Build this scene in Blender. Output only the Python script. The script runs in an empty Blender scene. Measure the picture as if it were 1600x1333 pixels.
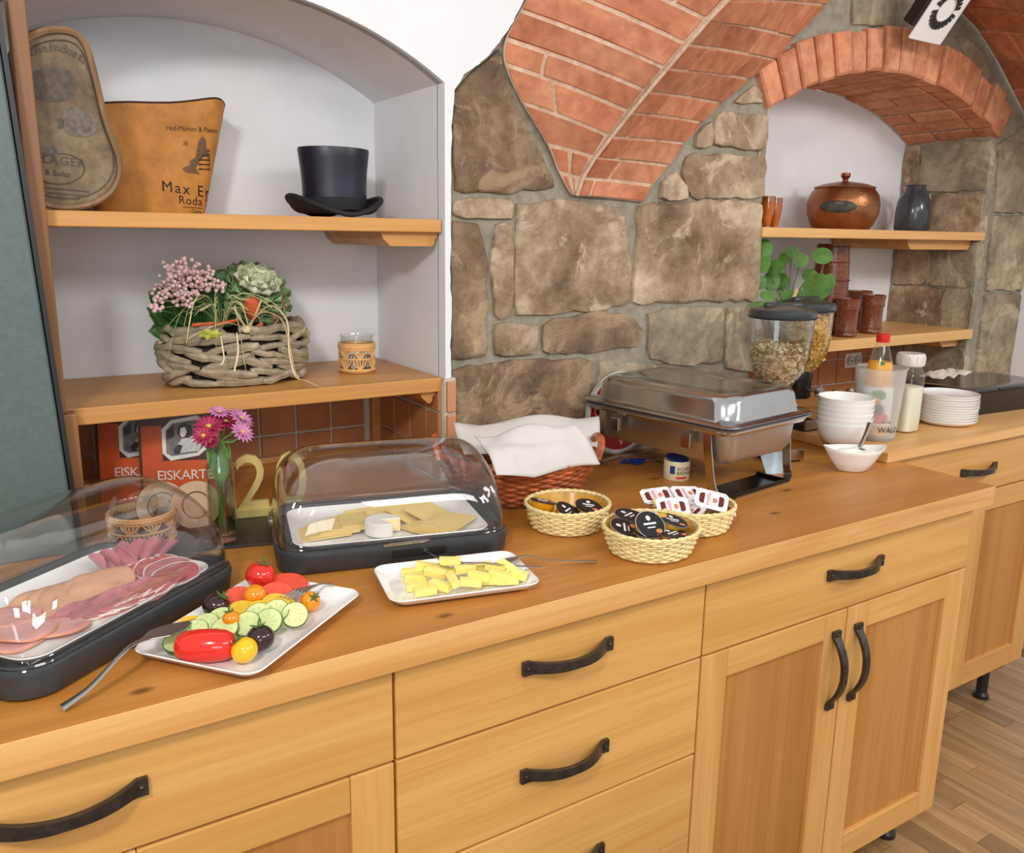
import bpy, bmesh, math, random
from mathutils import Vector, Matrix, noise
random.seed(7)
SC = bpy.context.scene
COL = SC.collection
# ---------------------------------------------------------------- camera
CP = Vector((-0.4383, -0.9515, 1.4231))
YAW, PITCH, ROLL, FPX = math.radians(32.6283), math.radians(-12.575), math.radians(0.8159), 1337.93
CF = Vector((math.sin(YAW)*math.cos(PITCH), math.cos(YAW)*math.cos(PITCH), math.sin(PITCH)))
_r = Vector((math.cos(YAW), -math.sin(YAW), 0)); _u = _r.cross(CF)
CR = _r*math.cos(ROLL) + _u*math.sin(ROLL); CU = -_r*math.sin(ROLL) + _u*math.cos(ROLL)
cam = bpy.data.cameras.new('camera'); camo = bpy.data.objects.new('camera', cam); COL.objects.link(camo)
cam.sensor_fit = 'HORIZONTAL'; cam.sensor_width = 36; cam.lens = FPX/1600*36; cam.clip_start = .02
camo.matrix_world = Matrix(((CR.x, CU.x, -CF.x, CP.x), (CR.y, CU.y, -CF.y, CP.y), (CR.z, CU.z, -CF.z, CP.z), (0, 0, 0, 1)))
SC.camera = camo
# ---------------------------------------------------------------- world, lamps, exposure
wd = bpy.data.worlds.new('world'); SC.world = wd; wd.use_nodes = True
wd.node_tree.nodes['Background'].inputs[0].default_value = (1.0, .99, .975, 1)
wd.node_tree.nodes['Background'].inputs[1].default_value = .78
def area(name, loc, target, size, size_y, power, col=(1, .965, .92)):
    l = bpy.data.lights.new(name, 'AREA'); l.shape = 'RECTANGLE'; l.size = size; l.size_y = size_y; l.energy = power; l.color = col
    o = bpy.data.objects.new(name, l); COL.objects.link(o); o.location = loc
    o.rotation_euler = (Vector(target)-Vector(loc)).to_track_quat('-Z', 'Y').to_euler(); return o
area('lamp_or_fill', (-.95, -1.05, 2.15), (.1, .6, 1.1), .2, .2, 19)
area('lamp_or_fill', (2.2, -1.3, 2.25), (1.6, .5, 1.1), .35, .35, 16)
area('lamp_or_fill', (.6, -1.9, 2.3), (.6, .3, .9), 1.4, .4, 18)  # wide fill light added to brighten the room, not an actual ceiling lamp
area('window_light', (-1.2, -3.2, 1.6), (.4, .4, 1.0), 1.3, 1.0, 20, (.88, .94, 1))
SC.view_settings.view_transform = 'Standard'; SC.view_settings.look = 'None'
SC.view_settings.gamma = 1; SC.view_settings.use_curve_mapping = False
SC.view_settings.exposure = -0.1
# ---------------------------------------------------------------- helpers
def ray(u, v): return CF + CR*((u-800)/FPX) - CU*((v-666.5)/FPX)
def onZ(u, v, z): d = ray(u, v); return CP + d*((z-CP.z)/d.z)
def onY(u, v, y): d = ray(u, v); return CP + d*((y-CP.y)/d.y)
def onX(u, v, x): d = ray(u, v); return CP + d*((x-CP.x)/d.x)
V = Vector
def RZ(a): return Matrix.Rotation(math.radians(a), 4, 'Z')
def RX(a): return Matrix.Rotation(math.radians(a), 4, 'X')
def RY(a): return Matrix.Rotation(math.radians(a), 4, 'Y')
def T(x, y=0, z=0): return Matrix.Translation(x if isinstance(x, (Vector, tuple)) else (x, y, z))
def lerp(a, b, t): return a + (b-a)*t
class MB:
    def __init__(s): s.v = []; s.f = []
    def add(s, vs, fs, M=None):
        o = len(s.v)
        s.v += [tuple(M @ Vector(p)) if M else tuple(p) for p in vs]
        s.f += [tuple(i+o for i in f) for f in fs]; return s
    def box(s, x0, x1, y0, y1, z0, z1, M=None):
        return s.add([(x0,y0,z0),(x1,y0,z0),(x1,y1,z0),(x0,y1,z0),(x0,y0,z1),(x1,y0,z1),(x1,y1,z1),(x0,y1,z1)],
            [(0,3,2,1),(4,5,6,7),(0,1,5,4),(1,2,6,5),(2,3,7,6),(3,0,4,7)], M)
    def tube(s, path, r, n=8, M=None, caps=True, closed=False, flat=1.0):
        P = [Vector(p) for p in path]; m = len(P); R = r if isinstance(r, (list, tuple)) else [r]*m
        vs = []; fs = []; up = None
        for i in range(m):
            if closed: t = P[(i+1) % m]-P[i-1]
            else: t = P[min(i+1, m-1)]-P[max(i-1, 0)]
            t.normalize()
            if up is None:
                up = Vector((0, 0, 1)) if abs(t.z) < .9 else Vector((1, 0, 0))
            a = t.cross(up)
            if a.length < 1e-6: a = t.cross(Vector((0, 1, .01)))
            a.normalize(); up = a.cross(t)
            for k in range(n):
                th = 2*math.pi*k/n
                vs.append(P[i] + a*(R[i]*math.cos(th)) + up*(R[i]*flat*math.sin(th)))
        for i in range(m if closed else m-1):
            j = (i+1) % m
            for k in range(n):
                l = (k+1) % n; fs.append((i*n+k, i*n+l, j*n+l, j*n+k))
        if caps and not closed: fs += [tuple(range(n-1, -1, -1)), tuple((m-1)*n+k for k in range(n))]
        return s.add(vs, fs, M)
    def lathe(s, prof, n=32, M=None, sx=1, sy=1, cap=True):
        vs = []; fs = []; m = len(prof)
        for (r, z) in prof:
            for k in range(n):
                th = 2*math.pi*k/n; vs.append((r*sx*math.cos(th), r*sy*math.sin(th), z))
        for i in range(m-1):
            for k in range(n):
                l = (k+1) % n; fs.append((i*n+k, i*n+l, (i+1)*n+l, (i+1)*n+k))
        if cap:
            if prof[0][0] > 1e-6: fs.append(tuple(range(n-1, -1, -1)))
            if prof[-1][0] > 1e-6: fs.append(tuple((m-1)*n+k for k in range(n)))
        return s.add(vs, fs, M)
    def loft(s, rings, M=None, cap=True, closed=True):
        n = len(rings[0]); vs = [p for r in rings for p in r]; fs = []
        for i in range(len(rings)-1):
            for k in range(n if closed else n-1):
                l = (k+1) % n; fs.append((i*n+k, i*n+l, (i+1)*n+l, (i+1)*n+k))
        if cap: fs += [tuple(range(n-1, -1, -1)), tuple((len(rings)-1)*n+k for k in range(n))]
        return s.add(vs, fs, M)
    def prism(s, poly, z0, z1, M=None):
        n = len(poly)
        return s.add([(x, y, z0) for x, y in poly]+[(x, y, z1) for x, y in poly],
            [tuple(range(n-1, -1, -1)), tuple(range(n, 2*n))]+[(k, (k+1) % n, n+(k+1) % n, n+k) for k in range(n)], M)
    def grid(s, fn, nu, nv, M=None):
        vs = [fn(i/nu, j/nv) for i in range(nu+1) for j in range(nv+1)]
        fs = [(i*(nv+1)+j, (i+1)*(nv+1)+j, (i+1)*(nv+1)+j+1, i*(nv+1)+j+1) for i in range(nu) for j in range(nv)]
        return s.add(vs, fs, M)
    def ball(s, rx, ry, rz, M=None, n=20, m=12):
        vs = [(0, 0, -rz)]; fs = []
        for i in range(1, m):
            a = -math.pi/2+math.pi*i/m
            for k in range(n):
                th = 2*math.pi*k/n; vs.append((rx*math.cos(a)*math.cos(th), ry*math.cos(a)*math.sin(th), rz*math.sin(a)))
        vs.append((0, 0, rz)); e = len(vs)-1
        for k in range(n): fs.append((0, 1+(k+1) % n, 1+k)); fs.append((e, 1+(m-2)*n+k, 1+(m-2)*n+(k+1) % n))
        for i in range(m-2):
            for k in range(n):
                l = (k+1) % n; fs.append((1+i*n+k, 1+i*n+l, 1+(i+1)*n+l, 1+(i+1)*n+k))
        return s.add(vs, fs, M)
    def mesh(s, name, smooth=35, tri=False):
        me = bpy.data.meshes.new(name); me.from_pydata(s.v, [], s.f)
        bm = bmesh.new(); bm.from_mesh(me); bmesh.ops.recalc_face_normals(bm, faces=bm.faces)
        if tri: bmesh.ops.triangulate(bm, faces=[f for f in bm.faces if len(f.verts) > 4])
        bm.to_mesh(me); bm.free()
        if smooth:
            me.polygons.foreach_set('use_smooth', [True]*len(me.polygons))
            me.set_sharp_from_angle(angle=math.radians(smooth))
        me.update(); return me
def obj(name, mb, mat, parent=None, smooth=35, bevel=0, loc=None, M=None, solid=0, sub=0, tri=False):
    me = mb.mesh(name, smooth, tri) if isinstance(mb, MB) else mb
    if mat and not me.materials: me.materials.append(mat)
    o = bpy.data.objects.new(name, me); COL.objects.link(o)
    if parent: o.parent = parent
    if loc: o.location = loc
    if M: o.matrix_basis = M
    if sub: md = o.modifiers.new('sub', 'SUBSURF'); md.levels = sub; md.render_levels = sub
    if solid: md = o.modifiers.new('solid', 'SOLIDIFY'); md.thickness = solid; md.offset = 0
    if bevel:
        md = o.modifiers.new('bevel', 'BEVEL'); md.width = bevel; md.segments = 2; md.limit_method = 'ANGLE'; md.angle_limit = math.radians(40)
    return o
def tag(o, label=None, cat=None, group=None, kind=None):
    if label: o['label'] = label
    if cat: o['category'] = cat
    if group: o['group'] = group
    if kind: o['kind'] = kind
    return o
def thing(name, label, cat, loc=(0, 0, 0), rz=0, group=None, M=None):
    o = bpy.data.objects.new(name, None); COL.objects.link(o); o.empty_display_size = .02
    if M: o.matrix_basis = M
    else: o.location = loc; o.rotation_euler = (0, 0, math.radians(rz))
    return tag(o, label, cat, group)
def copy_tree(o, parent=None):
    c = o.copy(); COL.objects.link(c); c.parent = parent
    for ch in list(o.children): copy_tree(ch, c)
    return c
def text_mesh(txt, size, extrude=.0004, align='LEFT', spacing=1.0, shear=0, bold=0):
    cu = bpy.data.curves.new('lettering', 'FONT'); cu.body = txt; cu.size = size; cu.extrude = extrude; cu.align_x = align
    cu.space_character = spacing; cu.shear = shear; cu.resolution_u = 3; cu.offset = bold
    o = bpy.data.objects.new('lettering', cu); COL.objects.link(o)
    dg = bpy.context.evaluated_depsgraph_get(); me = bpy.data.meshes.new_from_object(o.evaluated_get(dg))
    bpy.data.objects.remove(o); me.name = 'lettering'; return me
def lettering(txt, size, mat, parent, M, **k):
    me = text_mesh(txt, size, **k); me.materials.clear(); me.materials.append(mat)
    return obj('lettering', me, mat, parent, M=M)
def rrect(a, b, r, n=6):
    pts = []
    for cx, cy, s in ((a-r, b-r, 0), (-a+r, b-r, 90), (-a+r, -b+r, 180), (a-r, -b+r, 270)):
        for i in range(n+1):
            t = math.radians(s+90*i/n); pts.append((cx+r*math.cos(t), cy+r*math.sin(t)))
    return pts
def cr(pts, n=8, closed=False):
    P = [Vector(p) for p in pts]; m = len(P); out = []
    for i in range(m if closed else m-1):
        a, b, c, d = (P[(i-1) % m], P[i], P[(i+1) % m], P[(i+2) % m]) if closed else (P[max(i-1, 0)], P[i], P[i+1], P[min(i+2, m-1)])
        for k in range(n):
            t = k/n; out.append(.5*((2*b)+(c-a)*t+(2*a-5*b+4*c-d)*t*t+(3*b-a-3*c+d)*t**3))
    if not closed: out.append(P[-1])
    return out
# ---------------------------------------------------------------- materials
def S(r, g, b):
    f = lambda c: (c/255/12.92) if c <= 10 else ((c/255+.055)/1.055)**2.4
    return (f(r), f(g), f(b), 1)
def newmat(name):
    m = bpy.data.materials.new(name); m.use_nodes = True; nt = m.node_tree; return m, nt, nt.nodes['Principled BSDF']
def setin(b, **k):
    for n, v in k.items():
        n = n.replace('_', ' ')
        if n in b.inputs: b.inputs[n].default_value = v
def nd(nt, t, **k):
    n = nt.nodes.new(t)
    for a, v in k.items(): setattr(n, a, v)
    return n
def vec(nt, scale=(1, 1, 1), rnd=True, rot=(0, 0, 0), gen=False):
    tc = nd(nt, 'ShaderNodeTexCoord'); mp = nd(nt, 'ShaderNodeMapping'); mp.inputs['Scale'].default_value = scale; mp.inputs['Rotation'].default_value = rot
    nt.links.new(tc.outputs['Object'], mp.inputs['Vector'])
    if rnd:
        oi = nd(nt, 'ShaderNodeObjectInfo'); ml = nd(nt, 'ShaderNodeMath', operation='MULTIPLY'); ml.inputs[1].default_value = 37
        nt.links.new(oi.outputs['Random'], ml.inputs[0]); nt.links.new(ml.outputs[0], mp.inputs['Location'])
    return mp.outputs[0]
def nz(nt, v, scale, detail=4, rough=.55, dist=0):
    n = nd(nt, 'ShaderNodeTexNoise'); n.inputs['Scale'].default_value = scale; n.inputs['Detail'].default_value = detail
    n.inputs['Roughness'].default_value = rough; n.inputs['Distortion'].default_value = dist
    nt.links.new(v, n.inputs['Vector']); return n.outputs['Fac']
def ramp(nt, fac, stops):
    r = nd(nt, 'ShaderNodeValToRGB'); e = r.color_ramp.elements
    while len(e) < len(stops): e.new(.5)
    for x, (p, c) in zip(e, stops): x.position = p; x.color = c
    nt.links.new(fac, r.inputs[0]); return r.outputs[0]
def mixc(nt, fac, a, b, mode='MIX'):
    m = nd(nt, 'ShaderNodeMix', data_type='RGBA', blend_type=mode)
    for i, s in ((0, fac), (6, a), (7, b)):
        if isinstance(s, (int, float, tuple)): m.inputs[i].default_value = s
        else: nt.links.new(s, m.inputs[i])
    return m.outputs[2]
def bump(nt, b, h, strength=.3, dist=.01):
    n = nd(nt, 'ShaderNodeBump'); n.inputs['Strength'].default_value = strength; n.inputs['Distance'].default_value = dist
    nt.links.new(h, n.inputs['Height']); nt.links.new(n.outputs[0], b.inputs['Normal'])
def plain(name, c, rough=.5, metal=0, var=.06, vs=30, bmp=0, bs=120, spec=.5, coat=0, rnd=True, sss=0, hv=0):
    m, nt, b = newmat(name); setin(b, Roughness=rough, Metallic=metal, Specular_IOR_Level=spec, Coat_Weight=coat)
    v = vec(nt, rnd=rnd); f = nz(nt, v, vs, 3)
    d = tuple(min(1, x*(1-2.2*var)) for x in c[:3])+(1,); e = tuple(min(1, x*(1+1.6*var)) for x in c[:3])+(1,)
    col = ramp(nt, f, [(.3, d), (.7, e)])
    if hv:
        oi = nd(nt, 'ShaderNodeObjectInfo'); hs = nd(nt, 'ShaderNodeHueSaturation'); mr = nd(nt, 'ShaderNodeMapRange')
        mr.inputs[3].default_value = 1-hv; mr.inputs[4].default_value = 1+hv
        nt.links.new(oi.outputs['Random'], mr.inputs[0]); nt.links.new(mr.outputs[0], hs.inputs['Value']); nt.links.new(col, hs.inputs['Color']); col = hs.outputs[0]
    nt.links.new(col, b.inputs['Base Color'])
    if bmp: bump(nt, b, nz(nt, v, bs, 4), bmp, .004)
    if sss: setin(b, Subsurface_Weight=sss, Subsurface_Radius=(.01, .005, .003))
    return m
def wood(name, c0, c1, axis='X', scale=1.0, rough=.42, coat=.12, hv=.05, knots=False):
    m, nt, b = newmat(name); setin(b, Roughness=rough, Coat_Weight=coat, Coat_Roughness=.35)
    st = {'X': (.6, 9, 9), 'Y': (9, .6, 9), 'Z': (9, 9, .6)}[axis]
    v = vec(nt, tuple(k*scale for k in st)); a = nz(nt, v, 1.3, 5, .6, 1.2)
    v2 = vec(nt, tuple(k*scale*(6 if k > 1 else 2) for k in st)); g = nz(nt, v2, 2.2, 3, .6, .3)
    mid = tuple((x+y)/2 for x, y in zip(c0, c1))
    col = ramp(nt, a, [(.32, c0), (.5, mid), (.62, c1)])
    fine = ramp(nt, g, [(.3, (.90, .87, .84, 1)), (.6, (1, 1, 1, 1))])
    col = mixc(nt, 1.0, col, fine, 'MULTIPLY')
    if knots:
        vk = vec(nt, (5, 9, 9), True); vo = nd(nt, 'ShaderNodeTexVoronoi'); vo.inputs['Scale'].default_value = 1.1; nt.links.new(vk, vo.inputs['Vector'])
        kf = ramp(nt, vo.outputs['Distance'], [(.035, (.22, .12, .06, 1)), (.1, (1, 1, 1, 1))]); col = mixc(nt, .8, col, kf, 'MULTIPLY')
    oi = nd(nt, 'ShaderNodeObjectInfo'); hs = nd(nt, 'ShaderNodeHueSaturation'); mr = nd(nt, 'ShaderNodeMapRange')
    mr.inputs[3].default_value = 1-hv; mr.inputs[4].default_value = 1+hv
    nt.links.new(oi.outputs['Random'], mr.inputs[0]); nt.links.new(mr.outputs[0], hs.inputs['Value']); nt.links.new(col, hs.inputs['Color'])
    nt.links.new(hs.outputs[0], b.inputs['Base Color'])
    bump(nt, b, g, .05, .002); return m
def mottled(name, stops, scale=6, rough=.85, bmp=.6, bs=28, hv=.12, bd=.006, chip=None):
    m, nt, b = newmat(name); setin(b, Roughness=rough, Specular_IOR_Level=.25)
    v = vec(nt); f = nz(nt, v, scale, 7, .62, .5); f2 = nz(nt, v, scale*5, 4, .6)
    col = ramp(nt, f, stops); sp = ramp(nt, f2, [(.3, (.72, .70, .68, 1)), (.6, (1.0, 1.0, 1.0, 1))]); col = mixc(nt, 1, col, sp, 'MULTIPLY')
    if chip:
        f3 = nz(nt, v, scale*.75, 9, .7, 1.4); mk = ramp(nt, f3, [(.53, (0, 0, 0, 1)), (.60, (1, 1, 1, 1))]); col = mixc(nt, mk, col, mixc(nt, .75, col, chip))
    oi = nd(nt, 'ShaderNodeObjectInfo'); hs = nd(nt, 'ShaderNodeHueSaturation'); mr = nd(nt, 'ShaderNodeMapRange')
    mr.inputs[3].default_value = 1-hv; mr.inputs[4].default_value = 1+hv
    nt.links.new(oi.outputs['Random'], mr.inputs[0]); nt.links.new(mr.outputs[0], hs.inputs['Value']); nt.links.new(col, hs.inputs['Color'])
    nt.links.new(hs.outputs[0], b.inputs['Base Color']); bump(nt, b, nz(nt, v, bs, 8, .65), bmp, bd); return m
def clear(name, tint=(1, 1, 1, 1), rough=.02, ior=1.45, gain=1.0):
    m = bpy.data.materials.new(name); m.use_nodes = True; nt = m.node_tree; nt.nodes.clear()
    out = nd(nt, 'ShaderNodeOutputMaterial'); tr = nd(nt, 'ShaderNodeBsdfTransparent'); tr.inputs[0].default_value = tint
    gl = nd(nt, 'ShaderNodeBsdfGlossy'); gl.inputs['Roughness'].default_value = rough
    lw = nd(nt, 'ShaderNodeLayerWeight'); lw.inputs[0].default_value = .5; mx = nd(nt, 'ShaderNodeMixShader')
    pw = nd(nt, 'ShaderNodeMath', operation='POWER'); pw.inputs[1].default_value = 3.6; ml = nd(nt, 'ShaderNodeMath', operation='MULTIPLY_ADD')
    ml.inputs[1].default_value = .85*gain; ml.inputs[2].default_value = .05*gain; ml.use_clamp = True
    nt.links.new(lw.outputs['Facing'], pw.inputs[0]); nt.links.new(pw.outputs[0], ml.inputs[0]); nt.links.new(ml.outputs[0], mx.inputs[0])
    nt.links.new(tr.outputs[0], mx.inputs[1]); nt.links.new(gl.outputs[0], mx.inputs[2]); nt.links.new(mx.outputs[0], out.inputs[0]); return m
M = {}
M['front'] = wood('alder_front', S(206, 150, 78), S(222, 170, 98), 'X', 1, .45, .1, .03)
M['stile'] = wood('alder_stile', S(208, 152, 80), S(224, 172, 102), 'Z', 1, .45, .1, .03)
M['panel'] = wood('alder_panel', S(176, 118, 54), S(194, 136, 70), 'Z', .8, .45, .1, .03)
M['top'] = wood('worktop_wood', S(178, 112, 42), S(196, 132, 58), 'X', .8, .4, .18, .02, True)
M['edge'] = wood('worktop_edge', S(208, 150, 84), S(226, 176, 112), 'X', 1.2, .45, .1, .03)
M['shelf'] = wood('shelf_wood', S(190, 130, 62), S(208, 152, 82), 'X', 1, .45, .1, .03)
M['shelf_pale'] = wood('pale_shelf_wood', S(212, 158, 92), S(226, 178, 112), 'X', 1, .45, .1, .03)
M['upright'] = wood('upright_wood', S(122, 78, 40), S(150, 102, 56), 'Z', 1, .5, .1, .03)
M['iron'] = plain('black_iron', S(84, 80, 74), .34, .8, .15, 60, .25, 200)
M['mortar'] = mottled('grey_mortar', [(.3, S(138, 131, 116)), (.7, S(164, 157, 141))], 9, .9, .4, 60, .04, .004)
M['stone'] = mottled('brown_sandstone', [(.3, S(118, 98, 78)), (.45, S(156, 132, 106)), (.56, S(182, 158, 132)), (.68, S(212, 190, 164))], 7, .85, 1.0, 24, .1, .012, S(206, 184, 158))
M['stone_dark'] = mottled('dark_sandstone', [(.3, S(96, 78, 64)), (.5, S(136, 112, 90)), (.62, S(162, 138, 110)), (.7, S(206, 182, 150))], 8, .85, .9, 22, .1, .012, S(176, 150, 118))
M['stone_grey'] = mottled('grey_sandstone', [(.3, S(122, 110, 92)), (.5, S(156, 142, 120)), (.7, S(186, 170, 146))], 7, .85, .7, 22, .1, .01, S(190, 174, 148))
M['brick'] = mottled('orange_brick', [(.25, S(176, 104, 72)), (.5, S(202, 130, 96)), (.75, S(218, 156, 120))], 7, .8, .5, 40, .17, .004)
M['brick_arch'] = mottled('arch_brick', [(.25, S(186, 112, 80)), (.5, S(212, 142, 106)), (.75, S(226, 166, 130))], 7, .8, .6, 40, .1, .004)
M['vaultmortar'] = mottled('pale_vault_mortar', [(.3, S(204, 164, 134)), (.7, S(228, 200, 176))], 14, .9, .3, 60, 0, .003)
M['plaster'] = plain('white_plaster', S(226, 228, 232), .85, 0, .012, 14, .12, 60, .2, rnd=False)
M['tile'] = plain('brown_tile', S(178, 118, 76), .35, 0, .08, 8, 0, 1, .5, hv=.1)
M['tile_pink'] = plain('terracotta_tile', S(206, 142, 102), .4, 0, .05, 8, hv=.06)
M['grout'] = plain('tile_grout', S(196, 186, 170), .9, 0, .05, 40)
M['parquet'] = wood('parquet_strip', S(150, 114, 74), S(184, 148, 104), 'Y', 1.5, .4, .2, .26)
M['floorbase'] = plain('parquet_base', S(120, 88, 52), .6)
M['black'] = plain('black_plastic', S(28, 28, 30), .35)
M['white'] = plain('white_plastic', S(236, 236, 234), .4, var=.01)
# ================================================================ SETTING
YW, YB, YB2 = .65, .985, .965
XN0, XN1 = -.42, .41          # left niche
XA0, XA1 = 1.355, 2.41        # right alcove
def arch(x0, x1, zs, rise, n=28):
    h = (x1-x0)/2; R = (h*h+rise*rise)/(2*rise); cz = zs+rise-R; a = math.asin(h/R); cx = (x0+x1)/2
    return [(cx+R*math.sin(-a+2*a*i/n), cz+R*math.cos(-a+2*a*i/n)) for i in range(n+1)], (cx, cz, R, a)
ARL, _ = arch(XN0, XN1, 1.716, .122)
ARR, (ACX, ACZ, ARAD, AANG) = arch(XA0, XA1, 1.755, .132)
def wall_poly(poly, y0, y1):
    n = len(poly); return MB().add([(x, y0, z) for x, z in poly]+[(x, y1, z) for x, z in poly],
        [tuple(range(n)), tuple(range(2*n-1, n-1, -1))]+[(k, (k+1) % n, n+(k+1) % n, n+k) for k in range(n)])
# floor of strip parquet
flo = obj('floor', MB().box(-3.2, 5.2, -4.2, .66, -.05, -.004), M['floorbase']); tag(flo, 'brown strip parquet floor', kind='structure')
pl = [MB().box(0, .062, 0, L, -.012, 0).mesh('plank', 0) for L in (.22, .3, .38)]
for m_ in pl: m_.materials.append(M['parquet'])
cnt = 0
for i in range(17):
    x = 1.12+i*.0635+(0 if i < 40 else 0); y = -1.05-random.random()*.2
    while y < .62 and cnt < 290:
        k = random.randrange(3); L = (.22, .3, .38)[k]
        o = obj('plank', pl[k], None, flo, loc=(x, y, 0)); y += L+.0015; cnt += 1
mb = MB()
for i in range(44):
    for j in range(16):
        x = 1.12+(17+i)*.0635; y = -1.1+j*.301-(i % 3)*.1
        if x < 3.9 and y < .35: mb.box(x, x+.062, y, y+.3, -.012, 0)
o = obj('plank_field', mb, M['parquet'], flo, 0); o['kind'] = 'stuff'
# stone wall with alcove opening
bd = [(783, 68), (800, 35), (815, 0), (850, -80)]
wp = [(.43, 0), (XA0, 0), (XA0, 1.755)] + [(x, z+.008) for x, z in ARR] + [(XA1, 0), (3.2, 0), (3.2, 2.5), (.43, 2.5)]
wb = obj('wall_back', wall_poly(wp, YW+.006, YW+.1), M['mortar'], None, 0, tri=True); tag(wb, 'brown rubble stone wall with grey mortar', kind='structure')
def stone(pts, to3, mat, parent, h=.012, name='stone', jit=.004, step=.025, back=.02):
    n = len(pts); out = []
    for i in range(n):
        a = Vector(pts[i]); b = Vector(pts[(i+1) % n]); k = max(2, int((b-a).length/step))
        for j in range(k): out.append(a.lerp(b, j/k))
    # round the corners a little
    m = len(out); out = [(out[i-1]*.12+out[i]*.76+out[(i+1) % m]*.12)+Vector((random.uniform(-jit, jit), random.uniform(-jit, jit))) for i in range(m)]
    c = sum(out, Vector((0, 0)))/m; out = [q_+(q_-c).normalized()*.006 for q_ in out]; rings = []
    for k, hh in ((1, -back), (1, h*.1), (.985, h*.8), (.93, h), (.75, h), (.5, h), (.25, h)):
        rg = []
        for p in out:
            q = c+(p-c)*k; d = 0
            if k < .98: d = noise.noise(Vector((q.x*9, q.y*9, 3.3)))*h*.7+noise.noise(Vector((q.x*30, q.y*30, 7)))*h*.3
            rg.append(to3(q.x, q.y, hh+d))
        rings.append(rg)
    return obj(name, MB().loft(rings), mat, parent, 50)
toW = lambda a, b, h: (a, YW+.006-h, b)
P2 = lambda l: [(onY(u, v, YW)[0], onY(u, v, YW)[2]) for u, v in l]
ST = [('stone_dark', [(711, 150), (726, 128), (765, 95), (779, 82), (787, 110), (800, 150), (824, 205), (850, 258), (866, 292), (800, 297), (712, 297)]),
 ('stone', [(711, 314), (800, 313), (799, 341), (711, 338)]),
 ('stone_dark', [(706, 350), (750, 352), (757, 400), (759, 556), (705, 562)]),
 ('stone', [(774, 350), (797, 350), (801, 445), (796, 495), (772, 494), (770, 440)]),
 ('stone', [(808, 320), (890, 315), (968, 327), (984, 400), (985, 472), (930, 482), (862, 487), (808, 493)]),
 ('stone', [(997, 322), (1100, 316), (1190, 318), (1184, 469), (1080, 468), (990, 474), (997, 420)]),
 ('stone', [(773, 507), (839, 509), (834, 553), (773, 556)]),
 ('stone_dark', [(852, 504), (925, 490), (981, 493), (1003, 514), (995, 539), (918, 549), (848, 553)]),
 ('stone_grey', [(1014, 490), (1080, 482), (1130, 481), (1128, 565), (1060, 567), (1016, 560)]),
 ('stone_grey', [(1137, 482), (1180, 484), (1176, 580), (1134, 572)]),
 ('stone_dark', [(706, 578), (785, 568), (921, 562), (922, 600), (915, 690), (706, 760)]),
 ('stone_grey', [(936, 562), (1004, 572), (1120, 580), (1120, 720), (936, 720)]),
 ('stone', [(1119, 178), (1201, 182), (1195, 233), (1118, 226)]),
 ('stone', [(1077, 242), (1196, 245), (1193, 308), (1082, 308), (1066, 268)]),
 ('stone', [(1148, 158), (1166, 144), (1184, 136), (1191, 161)]),
 ('stone', [(1036, 285), (1055, 268), (1070, 290), (1074, 308), (1032, 310)]),
 ('stone', [(1090, 215), (1112, 190), (1109, 228), (1086, 230)]),
 ('stone_grey', [(1334, -30), (1399, -30), (1398, 42), (1366, 38), (1333, 37)]),
 ('stone_grey', [(1496, 58), (1530, 76), (1552, 120), (1545, 138), (1512, 100)]),
 ('stone_grey', [(1562, 225), (1615, 195), (1612, 330), (1556, 330)]),
 ('stone_grey', [(1552, 338), (1608, 338), (1600, 452), (1541, 452)]),
 ('stone_grey', [(1540, 460), (1596, 460), (1584, 590), (1524, 590)]),
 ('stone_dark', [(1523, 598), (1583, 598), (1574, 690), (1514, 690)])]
for k, p in ST: stone(P2(p), toW, M[k], wb, .010)
# brick arch ring and its soffit
NV = 17
vm = {}
def polar(r, a, y): return (ACX+r*math.sin(a), y, ACZ+r*math.cos(a))
for i in range(NV):
    a0 = -AANG*1.03+2.06*AANG*i/NV; a1 = a0+2.06*AANG/NV; g = .0035/ARAD+random.uniform(0, .0015)
    th = .112+random.uniform(-.012, .006); y = YW-.018+random.uniform(-.006, .006); j = random.uniform(-.004, .004)
    A0, A1 = a0+g, a1-g; ins = .004/ARAD
    rb = [polar(ARAD, A0, YW+.05), polar(ARAD, A1, YW+.05), polar(ARAD+th, A1, YW+.05), polar(ARAD+th, A0, YW+.05)]
    rm = [polar(ARAD-.001+j, A0, y+.006), polar(ARAD-.001+j, A1, y+.006), polar(ARAD+th, A1, y+.006), polar(ARAD+th, A0, y+.006)]
    rf = [polar(ARAD+.006+j, A0+ins, y), polar(ARAD+.006+j, A1-ins, y), polar(ARAD+th-.006, A1-ins, y), polar(ARAD+th-.006, A0+ins, y)]
    obj('brick', MB().loft([rb, rm, rf]), M['brick_arch'], wb, 25)
    ys = [YW+.053, YB2] if i % 2 else [YW+.053, YW+.19+random.uniform(-.03, .03), YB2]
    for k in range(len(ys)-1):
        y0, y1 = ys[k]+.003, ys[k+1]-.003; rr = ARAD+random.uniform(-.003, .003)
        r0 = [polar(ARAD+.05, A0, y0), polar(ARAD+.05, A1, y0), polar(ARAD+.05, A1, y1), polar(ARAD+.05, A0, y1)]
        r1 = [polar(rr+.006, A0, y0), polar(rr+.006, A1, y0), polar(rr+.006, A1, y1), polar(rr+.006, A0, y1)]
        r2 = [polar(rr, A0+ins, y0+.004), polar(rr, A1-ins, y0+.004), polar(rr, A1-ins, y1-.004), polar(rr, A0+ins, y1-.004)]
        obj('brick', MB().loft([r0, r1, r2]), M['brick_arch'], wb, 25)
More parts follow.
